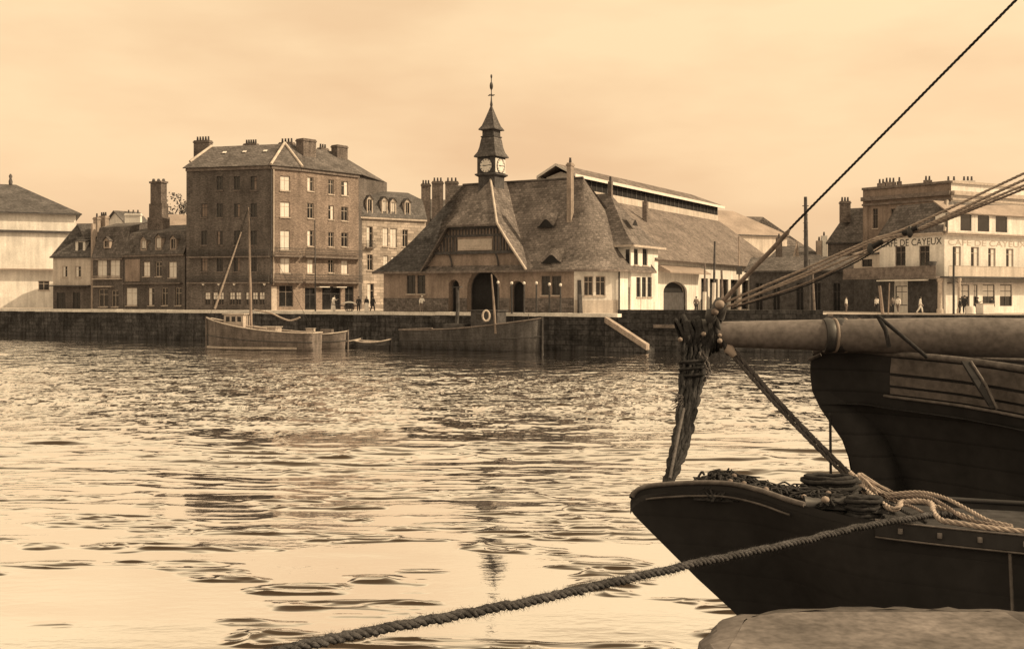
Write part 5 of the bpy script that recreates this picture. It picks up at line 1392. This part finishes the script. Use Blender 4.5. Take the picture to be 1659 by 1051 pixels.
# big sailing boat behind it
sb_ = thing('sailing_boat', 'large black sailing boat with curved stem, bulwark planks coloured paler for sky light and long bowsprit', 'boat', P(1480, 640, 11), None)
stem2 = [P(1318, 571, 11.5), P(1313, 590, 11.5), P(1313, 612, 11.5), P(1316, 634, 11.5), P(1328, 660, 11.5), P(1347, 688, 11.5), P(1364, 712, 11.5), P(1374, 740, 11.5), P(1379, 768, 11.5), P(1381, 800, 11.5), P(1383, 900, 11.5), P(1385, 1290, 11.5)]
r2px = [(1318, 571, 11.5), (1350, 569, 11.42), (1400, 569, 11.25), (1445, 574, 11.0), (1550, 584, 10.5), (1610, 592, 10.2), (1760, 612, 9.6), (2200, 650, 8.8)]
rail2 = cr([P(*q) for q in r2px], 6); n = len(rail2); rows2 = []
for k, s in enumerate(stem2):
    row = []
    for i, p in enumerate(rail2):
        t = i/(n-1); w = (1-min(1, t/.9))**1.3; dz = stem2[0].z-s.z; sx = s-stem2[0]
        q = p+V((sx.x*w, sx.y*w, 0)); q.z = p.z-dz
        fl_ = min(dz, 1.6); q += V((.12, .55, 0))*(fl_**1.1)*.5*math.sin(min(1, t*2.2)*math.pi/2); row.append(q)
    rows2.append(row)
mb = MB(); mb.grid(rows2, True)
axb = V((-1, .42, 0)).normalized()                    # other side mirrored about the keel line
def mirror(p):
    c = stem2[0]; kd = V((1, -.13, 0)).normalized(); r = V((p.x-c.x, p.y-c.y, 0)); al = kd*r.dot(kd); pe = r-al; q = V((c.x, c.y, 0))+al-pe; return V((q.x, q.y, p.z))
rows3 = [[mirror(p) for p in r] for r in rows2]; mb.grid(rows3[::-1], True); mb.build('hull', M['tar2'], sb_)
dk = MB(); dk.grid([[p-UP*.55 for p in rail2], [mirror(p)-UP*.55 for p in rail2]], False); dk.build('deck', M['deckd'], sb_)
rl = MB(); rl.tube([p+UP*.01 for p in rail2], .035, 6); rl.tube([mirror(p)+UP*.01 for p in rail2], .035, 6); rl.build('rail', M['railw'], sb_)
o2 = V((-.35, -1, 0)).normalized()
def onhull(i, dz):
    """point on the near side, dz below the rail at station i"""
    p = rail2[i]; 
    for k in range(len(rows2)-1):
        a, b = rows2[k][i], rows2[k+1][i]
        if a.z-0 >= p.z-dz >= b.z: return a.lerp(b, (a.z-(p.z-dz))/(a.z-b.z))
    return p-UP*dz
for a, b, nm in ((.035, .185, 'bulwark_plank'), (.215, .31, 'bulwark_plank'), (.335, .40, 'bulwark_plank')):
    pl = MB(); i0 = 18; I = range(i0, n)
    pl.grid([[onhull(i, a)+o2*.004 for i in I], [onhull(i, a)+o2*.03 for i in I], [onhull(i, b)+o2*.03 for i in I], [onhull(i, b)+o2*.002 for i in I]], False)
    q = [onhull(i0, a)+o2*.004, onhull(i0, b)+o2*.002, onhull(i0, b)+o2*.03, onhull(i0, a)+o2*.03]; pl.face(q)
    pl.build(nm, M['bulwark'], sb_)  # sky light on the upper bow is put into the plank colour
pl = MB(); pl.tube([onhull(i, .43)+o2*.02 for i in range(17, n)], .016, 6); pl.build('bead', M['railw'], sb_)
# bowsprit
t0 = P(1128, 541, 11.5); t1 = P(1352, 543, 11.15); t2 = P(1610, 547, 10.75); t3 = P(2150, 556, 10.0)
sp_ = MB(); ax = cr([t0, t1, t2, t3], 8); m_ = len(ax)
rad = lambda t: .125+.07*min(1, t*1.6)
sp_.tube(ax, [.10 if i == 0 else rad(i/(m_-1)) for i in range(m_)], 28); bw = sp_.build('bowsprit', M['bowsp'], sb_)
for dx, rr, m_nm in ((-.07, .198, 'iron'), (0, .202, 'ring'), (.055, .198, 'iron'), (.11, .20, 'ring'), (.25, .194, 'ropem')):
    c = t1+V((dx, 0, -.001)); mb = MB(); w = .014 if m_nm != 'iron' else .045
    mb.tube([c-V((w, 0, 0)), c-V((w*.5, 0, 0)), c+V((w*.5, 0, 0)), c+V((w, 0, 0))], [rad(.33)+.005, rad(.33)+.014, rad(.33)+.014, rad(.33)+.005], 28); mb.build('band', M[{'ring': 'chimp', 'iron': 'iron', 'ropem': 'ropem'}[m_nm]], bw)
mb = MB(); c = t2+V((-1.15, 0, .02))                   # lashing on the bowsprit
mb.tube([c+V((-.02, -.1, .2)), c+V((.02, -.21, .06)), c+V((.06, -.19, -.1))], .022, 6); mb.tube([c+V((-.02, -.12, .19)), c+V((.15, -.24, .02)), c+V((.42, -.2, -.2))], .02, 6); mb.build('lashing', M['roped'], bw)
# iron cranse at the tip with shackles
mb = MB(); tip = P(1140, 540, 11.5)
for px_ in (1132, 1158): 
    c = P(px_, 541, 11.5); mb.tube([c, c+V((.07, 0, 0))], .155, 16)
mb.lathe(P(1165, 500, 11.4), [(.05, -.12), (.075, -.03), (.075, .04), (.04, .1), (0, .12)], 10); mb.lathe(P(1152, 512, 11.36), [(.04, -.08), (.065, -.02), (.05, .07), (0, .08)], 10)
mb.tube([P(1148, 570, 11.4), P(1152, 520, 11.34), P(1166, 494, 11.4)], .028, 8); mb.tube([P(1180, 575, 11.36), P(1170, 545, 11.33), P(1160, 515, 11.36)], .025, 8)
mb.build('cranse_iron', M['iron'], sb_)
for px_, py_, r_, m_ in ((1140, 541, .026, 'chimp'), (1166, 543, .022, 'chimp'), (1166, 552, .028, 'chimp'), (1102, 550, .026, 'ropem'), (1166, 493, .05, 'chimp'), (1158, 505, .04, 'ropem')):
    mb = MB(); mb.lathe(P(px_, py_, 11.28), [(0, -r_), (r_*.8, -r_*.6), (r_, 0), (r_*.8, r_*.6), (0, r_)], 10); mb.build('shackle', M[m_], sb_)
# rags and rope turns wound about the tip
rg = random.Random(4); mb = MB()
for k in range(13):
    c = P(1104+k*4.8, 543+rg.uniform(-3, 5), 11.5); a = rg.uniform(-.25, .25); rr = .135+rg.uniform(0, .05)
    mb.tube([c+V((a*math.cos(t)*.3, rr*math.sin(t), rr*math.cos(t))) for t in [2*math.pi*j/14 for j in range(15)]], rg.uniform(.018, .034), 6, caps=False)
mb.build('rope_turns', M['roped'], sb_)
# stays
def stay(nm, pts, r, m, twist=True):
    mb = MB()
    if twist: rope(mb, pts, r, 3, r*10, 5)
    else: mb.tube(pts, r, 6)
    return mb.build(nm, M[m], sb_)
stay('forestay', [P(1168, 488, 11.4), P(1215, 440, 11.2), P(1290, 360, 10.9), P(1612, 35, 9.6), P(1730, -85, 9.2)], .013, 'roped')
mb = MB(); mb.tube(cr([P(1170, 489, 11.36), P(1210, 446, 11.18), P(1250, 405, 11.0), P(1280, 372, 10.9)], 6), [.024]*18+[.006], 6); mb.build('stay_serving', M['ropem'], sb_)
def sag(a, b, s, k=10): return [a.lerp(b, i/k)-UP*s*math.sin(math.pi*i/k) for i in range(k+1)]
def dep(x): return 11.4-(x-1170)/440*1.5
for pts, r, m_ in (([(1176, 489), (1300, 437), (1406, 391), (1470, 369), (1612, 303), (1750, 238)], .0125, 'rope'), ([(1178, 497), (1300, 444.5), (1420, 389), (1480, 374), (1614, 312), (1750, 251)], .0135, 'rope'),
                   ([(1190, 490), (1300, 449), (1406, 405), (1440, 388), (1480, 375), (1612, 320), (1750, 262)], .012, 'rope'), ([(1186, 498), (1300, 461), (1388, 419.5), (1420, 400), (1448, 385), (1480, 377), (1612, 325), (1750, 268)], .0115, 'ropem'), ([(1184, 500), (1290, 469), (1380, 428), (1425, 402), (1452, 386)], .008, 'roped')):
    stay('stay', cr([P(x, y, dep(x)) for x, y in pts], 6), r, m_)
for x, y in ((1410, 402), (1474, 375)):
    mb = MB(); mb.lathe(P(x, y, dep(x)-.03)-UP*.03, [(.012, -.03), (.03, 0), (.032, .04), (.012, .08)], 10); mb.build('block', M['iron'], sb_)
for (x0, y0, x1, y1) in ((1408, 402, 1430, 391), (1462, 378, 1486, 368.5)):
    mb = MB(); mb.tube([P(x0, y0, dep(x0)-.03), P(x1, y1, dep(x1)-.03)], .022, 8); mb.build('seizing', M['roped'], sb_)
# bobstay from bowsprit tip to stem
mb = MB(); a, b = P(1180, 562, 11.4), P(1375, 770, 11.2); pth = sag(a, b, .04, 12); k = len(pth)
u = (b-a).normalized(); sd_ = u.cross(V((0, 1, 0))).normalized()
rope(mb, [p+sd_*.020 for p in pth], .026, 3, .3, 6); rope(mb, [p-sd_*.022 for p in pth], .022, 3, .26, 6); mb.build('bobstay', M['ropem2'], sb_)
mb = MB(); mb.tube([P(1172, 552, 11.38), P(1181, 566, 11.36), P(1190, 577, 11.34)], [.02, .058, .03], 10); mb.build('bobstay_block', M['chimp'], sb_)
mb = MB(); mb.tube([P(1345, 668, 11.3), P(1346, 778, 11.2)], .014, 6)
mb = mb.build('bow_line', M['roped'], sb_)
mb = MB(); mb.tube([P(1310, 583, 11.45), P(1330, 574, 11.4)], .02, 6); mb.build('fairlead', M['railw'], sb_)
# diagonal fender board on the bulwark
mb = MB(); a, b = P(1556, 585, 10.25), P(1606, 662, 10.02); w_ = V((.08, 0, .0)); mb.prism([a, a+w_, b+w_*.45, b-w_*.3+UP*.02, a.lerp(b, .45)-w_*.15], V((0, -.035, 0)))
mb.build('fender_board', M['tar2'], sb_)
mb = MB(); mb.tube([a+w_+V((0, -.04, 0)), (a+w_).lerp(b+w_*.45, .5)+V((.02, -.04, 0)), b+w_*.45+V((0, -.04, 0))], .013, 6); mb.build('fender_line', M['railw'], sb_)

# frayed bundle of old rope hanging from the bowsprit end to the bow
def strands(mb, cs, ws, count, r, rnd, jit=.012):
    path = cr(cs, 8); k = len(path)
    for s in range(count):
        ph = (s+.5)/count*2-1; oy = rnd.uniform(-.05, .05); pts = []
        for i, p in enumerate(path):
            t = i/(k-1); x = t*(len(ws)-1); j = min(int(x), len(ws)-2); w = ws[j]+(ws[j+1]-ws[j])*(x-j)
            pts.append(p+V((ph*w+rnd.uniform(-jit, jit), oy*w*8+rnd.uniform(-jit, jit), rnd.uniform(-jit, jit)*.5)))
        mb.tube(pts, [r*(1+.25*math.sin(i*1.7+s)) for i in range(k)], 6)
rf = thing('rope_bundle', 'frayed dark bundle of old rope hanging from the bowsprit end to the bow', 'rope', P(1120, 600, 11.1))
rr = random.Random(9); mb = MB()
strands(mb, [P(1128, 545, 11.42), P(1123, 590, 11.2), P(1117, 640, 10.8), P(1108, 690, 10.3), P(1096, 740, 9.8), P(1081, 786, 9.35)], [.14, .125, .098, .078, .064, .022], 17, .018, rr)
mb.build('strands', M['roped'], rf)
mb = MB()
for z in (.5,):
    pth = cr([P(1128, 545, 11.42), P(1123, 590, 11.2), P(1117, 640, 10.8), P(1108, 690, 10.3)], 8); c = samp(pth, z*.9); w = .16-.07*z
    mb = MB(); mb.tube([c+V((w*math.cos(t), w*.8*math.sin(t), t*.011-.05)) for t in [2*math.pi*j/16 for j in range(49)]], .017, 6); mb.build('seizing', M['roped'], rf)
mb = MB()
strands(mb, [P(1136, 570, 11.2), P(1145, 590, 11.15), P(1148, 605, 11.1), P(1138, 622, 11.05)], [.02, .03, .02, .008], 3, .010, rr); mb.build('loose_ends', M['ropem2'], rf); mb = MB(); strands(mb, [P(1140, 580, 11.2), P(1136, 610, 11.1), P(1128, 640, 11.0)], [.01, .02, .015], 1, .008, rr)
mb.build('loose_ends', M['ropem2'], rf); mb = MB(); mb.tube(cr([P(1108, 662, 10.45), P(1100, 700, 10.05), P(1092, 740, 9.7), P(1085, 775, 9.35)], 6), .014, 6)
for k in range(40):                                    # frayed tuft
    p = P(1100+rr.uniform(-1, 8), 645+rr.uniform(-6, 12), 10.6); q = p+V((-rr.uniform(.03, .10), rr.uniform(-.05, .05), rr.uniform(-.07, .04))); mb.tube([p, q], [.006, .002], 4)
mb.build('loose_ends', M['ropem2'], rf)

# net heap and gear on the near boat
nt_ = thing('fishing_net', 'heap of dark tangled fishing net piled on the bow deck', 'net', P(1230, 800, 9.2))
mb = MB(); hp = [(1122, 783, 9.3, .01), (1140, 774, 9.3, .07), (1160, 769, 9.3, .10), (1182, 767, 9.28, .11), (1205, 773, 9.22, .10), (1235, 781, 9.15, .10), (1265, 785, 9.1, .12), (1300, 790, 9.05, .13), (1340, 793, 9.0, .14), (1385, 800, 8.9, .13), (1440, 818, 8.7, .08)]
ctr = cr([P(a, b, c) for a, b, c, d in hp], 5); hw = [d for *_, d in hp]; rows = []
for i, p in enumerate(ctr):
    x = i/5; j = min(int(x), len(hw)-2); w = hw[j]+(hw[j+1]-hw[j])*(x-j); row = []
    base = 3.54
    for q in range(13):
        u = q/12*2-1; h_ = max(.02, (p.z-base))*(max(0, 1-u*u))**.6; row.append(V((p.x+rr.uniform(-.02, .02), p.y+.12+u*(.22+w), base-.03+h_+rr.uniform(-.022, .022)*(1-abs(u)))))
    rows.append(row)
mb.grid(rows, True); mb.build('net_heap', M['net'], nt_)
mb = MB()
for k in range(95):                                    # loops of twine over the heap
    i = rr.randrange(2, len(rows)-8); q = rr.randrange(1, 6); pts = []
    for s in range(5):
        r_ = rows[min(len(rows)-1, i+s*rr.choice((0, 1, 1, 2)))]; pts.append(r_[max(0, min(12, q+rr.randint(-1, 2)))]+UP*rr.uniform(.005, .04)+V((0, -.01, 0)))
    mb.tube(cr(pts, 3), rr.uniform(.005, .011), 5)
mb.build('twine', M['roped'], nt_)
mb = MB()
for k in range(8):
    mb = MB(); r_ = rows[rr.randrange(6, len(rows)-2)]; p = r_[rr.randrange(1, 5)]+UP*.03; mb.lathe(p, [(0, -.022), (.022, -.012), (.026, 0), (.02, .015), (0, .024)], 8); mb.build('float', M['ropem'], nt_)
for loc, r_, lab, m_ in ((P(1345, 792, 9.25), .25, 'dark rope coil lying on deck right of the net heap', 'roped'), (P(1400, 826, 8.75), .15, 'smaller dark rope coil lying at the foot of the pale ropes', 'roped')):
    mb = MB(); pts = []
    for k in range(110):
        a = k*.34; q = r_*(1-.25*(k % 37)/37); pts.append(loc+V((q*math.cos(a), q*.75*math.sin(a), -.05+.012*k/8+rr.uniform(-.008, .008))))
    mb.tube(pts, .019, 6); tag(mb.build('rope_coil', M[m_], origin=loc), lab, 'rope', 'coils of rope on the bow deck')
# pale ropes running aft over the gunwale
wr = [([(1378, 765, 9.9), (1400, 785, 9.4), (1432, 800, 9.1), (1475, 806, 8.9), (1530, 825, 8.5), (1575, 840, 8.2)], .028, 'thick pale rope leading from the stem down across the deck, uppermost of the tangle', 'rope'),
      ([(1386, 772, 9.7), (1405, 795, 9.2), (1440, 822, 8.6), (1455, 822, 8.5), (1460, 812, 8.55)], .032, 'pale frayed rope ending in a short hook shape in the middle of the deck', 'rope'),
      ([(1440, 800, 9.0), (1490, 797, 8.8), (1530, 806, 8.5), (1570, 826, 8.2), (1600, 842, 7.95), (1640, 852, 7.8)], .022, 'pale rope arched highest over the right of the deck', 'rope'),
      ([(1440, 806, 8.95), (1495, 803, 8.7), (1530, 818, 8.3), (1560, 838, 8.0), (1590, 846, 7.85), (1640, 856, 7.75)], .02, 'thin pale rope just under the arched one', 'ropem'),
      ([(1460, 812, 8.8), (1505, 813, 8.5), (1513, 830, 8.2), (1525, 842, 8.0), (1545, 846, 7.9), (1612, 856, 7.72), (1700, 864, 7.6)], .03, 'thick pale rope bending sharply down to lie along the gunwale', 'rope'),
      ([(1395, 790, 9.3), (1435, 812, 8.8), (1480, 836, 8.3), (1500, 846, 8.05)], .018, 'thin dark rope crossing under the pale tangle', 'roped'),
      ([(1400, 800, 9.2), (1430, 818, 8.8), (1470, 818, 8.6), (1500, 832, 8.3)], .016, 'thin brown rope lying between the pale ropes', 'ropem')]
for pts, r_, lab, m_ in wr:
    mb = MB(); pw = [P(*q) for q in pts]
    rope(mb, cr(pw, 8), r_*.72, 3, r_*6, 6); tag(mb.build('deck_rope', M[m_], origin=pw[0]), lab, 'rope', 'tangle of ropes on the bow deck')
mb = MB(); rr2 = random.Random(21); p0 = P(1388, 772, 9.6)
for k in range(26):
    a = p0+V((rr2.uniform(-.05, .05), rr2.uniform(-.05, .05), rr2.uniform(-.02, .03))); b = P(1432+rr2.uniform(-22, 28), 803+rr2.uniform(-8, 16), 9.05); mb.tube(sag(a, b, rr2.uniform(-.02, .05), 6), [.011]*6+[.004], 5)
tag(mb.build('frayed_canvas', M['rope'], origin=p0), 'pale frayed tassel of canvas and yarn spread below the bobstay', 'canvas')
bl = thing('deck_winch', 'dark iron winch drum with pale end standing on the near boat deck', 'winch', P(1338, 815, 8.8))
mb = MB(); c = P(1338, 822, 8.85); mb.tube([c+V((-.18, 0, .03)), c+V((-.1, 0, .03)), c+V((.1, 0, .03)), c+V((.18, 0, .03))], [.07, .05, .05, .07], 12); mb.box(c+V((0, 0, -.07)), .4, .1, .05); mb.build('drum', M['iron'], bl)
mb = MB(); c = P(1337, 809, 8.75); mb.lathe(c, [(0, -.03), (.03, -.015), (.035, 0), (.025, .02), (0, .03)], 10); mb.build('knob', M['chimp'], bl)

# hairy hawser from the gunwale across the water to a bollard on the near quay
hw_ = [P(1560, 836, 8.5), P(1520, 833, 8.25), P(1482, 838, 7.98), P(1400, 852, 7.6), P(1300, 875, 7.1), P(1200, 897, 6.65), P(1120, 914, 6.3), P(1000, 942, 5.85), P(900, 964, 5.5), P(800, 985, 5.2), P(700, 1003, 4.95), P(600, 1022, 4.75), P(480, 1048, 4.5), V((-1.35, 4.1, 3.76)), V((-1.75, 3.55, 3.72)), V((-1.9, 3.15, 3.72)), V((-1.66, 2.95, 3.75)), V((-1.5, 3.2, 3.78)), V((-1.75, 3.4, 3.8))]
rh0 = random.Random(8)
hs_ = thing('mooring_hawser', 'thick hairy mooring hawser slanting from the black bow boat down to lower left', 'hawser', hw_[1])
mb = MB(); sp2, frm = rope(mb, [p+V((rh0.uniform(-.004, .004), rh0.uniform(-.004, .004), rh0.uniform(-.006, .006))) for p in cr(hw_, 10)], .0235, 3, .13, 8, step=.018); mb.build('laid_rope', M['haw'], hs_)
mb = MB(); rh = random.Random(33)
for k in range(9000):
    i = rh.randrange(2, len(sp2)-2); a = rh.uniform(0, 6.283); nrm_ = frm[i][0]*math.cos(a)+frm[i][1]*math.sin(a); tg_ = (sp2[i+1]-sp2[i]).normalized()
    p = sp2[i]+nrm_*.021; q = p+nrm_*rh.uniform(.006, .026)+tg_*rh.uniform(-.025, .025)+UP*rh.uniform(-.008, .004); s_ = tg_.cross(nrm_)*.0012
    mb.face([p-s_, p+s_, q])
mb.build('yarn_fuzz', M['haw'], hs_)
bo = thing('bollard', 'iron bollard on the near quay holding the end of the hawser', 'bollard', (-1.7, 3.2, 3.62))
mb = MB(); mb.lathe((-1.7, 3.2, 3.6), [(.22, 0), (.2, .03), (.13, .08), (.12, .32), (.2, .38), (.2, .44), (.1, .5), (0, .51)], 20); mb.build('post', M['iron'], bo)

# ------------------------------------------------------------------ camera, sky, sun
cam = bpy.data.cameras.new('camera'); co = bpy.data.objects.new('camera', cam); COL.objects.link(co)
co.location = (0, 0, EYE); co.rotation_euler = (R(90), 0, 0)
cam.sensor_width = 36; cam.lens = 36*FPX/1659; cam.shift_y = -(525.5-HY)/1659; cam.clip_end = 9000; cam.clip_start = .05
SC.camera = co
SUN_EL, SUN_AZ = R(38), (0.985, -0.17)
sl_ = bpy.data.lights.new('sun', 'SUN'); so = bpy.data.objects.new('sun', sl_); COL.objects.link(so)
sl_.energy = SUN_STR; sl_.angle = R(.5); sl_.color = (1, .735, .43)
sd_ = V((SUN_AZ[0]*math.cos(SUN_EL), SUN_AZ[1]*math.cos(SUN_EL), math.sin(SUN_EL)))
so.rotation_euler = sd_.to_track_quat('Z', 'Y').to_euler(); so.location = (60, -20, 60)
w = bpy.data.worlds.new('World'); SC.world = w; w.use_nodes = True; nt = w.node_tree; L = nt.links
bg = nt.nodes['Background']; sky = nd(nt, 'ShaderNodeTexSky'); sky.sky_type = 'NISHITA'; sky.sun_disc = False
sky.sun_elevation = SUN_EL; sky.sun_rotation = math.atan2(SUN_AZ[0], SUN_AZ[1]); sky.air_density = 1; sky.dust_density = 3
bwn = nd(nt, 'ShaderNodeRGBToBW'); L.new(sky.outputs[0], bwn.inputs[0])
pw = nd(nt, 'ShaderNodeMath', operation='POWER'); pw.inputs[1].default_value = SKY_POW; L.new(bwn.outputs[0], pw.inputs[0])
tc = nd(nt, 'ShaderNodeTexCoord'); mp = nd(nt, 'ShaderNodeMapping'); mp.inputs['Scale'].default_value = (1.6, 1.6, 5.5); L.new(tc.outputs['Generated'], mp.inputs[0])
nz = nd(nt, 'ShaderNodeTexNoise'); nz.inputs['Scale'].default_value = 2.0; nz.inputs['Detail'].default_value = 5; nz.inputs['Roughness'].default_value = .5; L.new(mp.outputs[0], nz.inputs['Vector'])
mr = nd(nt, 'ShaderNodeMapRange'); mr.inputs['From Min'].default_value = .42; mr.inputs['From Max'].default_value = .68; mr.inputs['To Min'].default_value = 1.03; mr.inputs['To Max'].default_value = .90; L.new(nz.outputs['Fac'], mr.inputs['Value'])
m1 = nd(nt, 'ShaderNodeMath', operation='MULTIPLY'); L.new(pw.outputs[0], m1.inputs[0]); L.new(mr.outputs[0], m1.inputs[1])
sxyz = nd(nt, 'ShaderNodeSeparateXYZ'); L.new(tc.outputs['Generated'], sxyz.inputs[0])
gr = nd(nt, 'ShaderNodeMapRange'); gr.inputs['From Min'].default_value = 0; gr.inputs['From Max'].default_value = .34; gr.inputs['To Min'].default_value = .85; gr.inputs['To Max'].default_value = 1.06; L.new(sxyz.outputs['Z'], gr.inputs['Value'])
m2 = nd(nt, 'ShaderNodeMath', operation='MULTIPLY'); L.new(m1.outputs[0], m2.inputs[0]); L.new(gr.outputs[0], m2.inputs[1])
mxc = nd(nt, 'ShaderNodeMix', data_type='RGBA'); pass
mxc.inputs[6].default_value = (1, .655, .375, 1); mxc.inputs[7].default_value = (1, .75, .45, 1)
tf = nd(nt, 'ShaderNodeMapRange'); tf.inputs['From Min'].default_value = .82; tf.inputs['From Max'].default_value = 1.06; L.new(mr.outputs[0], tf.inputs['Value'])
mf_ = nd(nt, 'ShaderNodeMath', operation='MULTIPLY'); L.new(mr.outputs[0], mf_.inputs[0]); L.new(gr.outputs[0], mf_.inputs[1]); L.new(mf_.outputs[0], tf.inputs['Value']); L.new(tf.outputs[0], mxc.inputs[0])
sc_ = nd(nt, 'ShaderNodeVectorMath', operation='SCALE'); L.new(mxc.outputs[2], sc_.inputs[0])
mk_ = nd(nt, 'ShaderNodeMath', operation='MULTIPLY'); mk_.inputs[1].default_value = SKY_K; L.new(m2.outputs[0], mk_.inputs[0]); L.new(mk_.outputs[0], sc_.inputs['Scale'])
L.new(sc_.outputs[0], bg.inputs['Color']); bg.inputs['Strength'].default_value = SKY_STR
SC.view_settings.view_transform = 'Standard'; SC.view_settings.look = 'None'; SC.view_settings.gamma = 1; SC.view_settings.exposure = EXPO
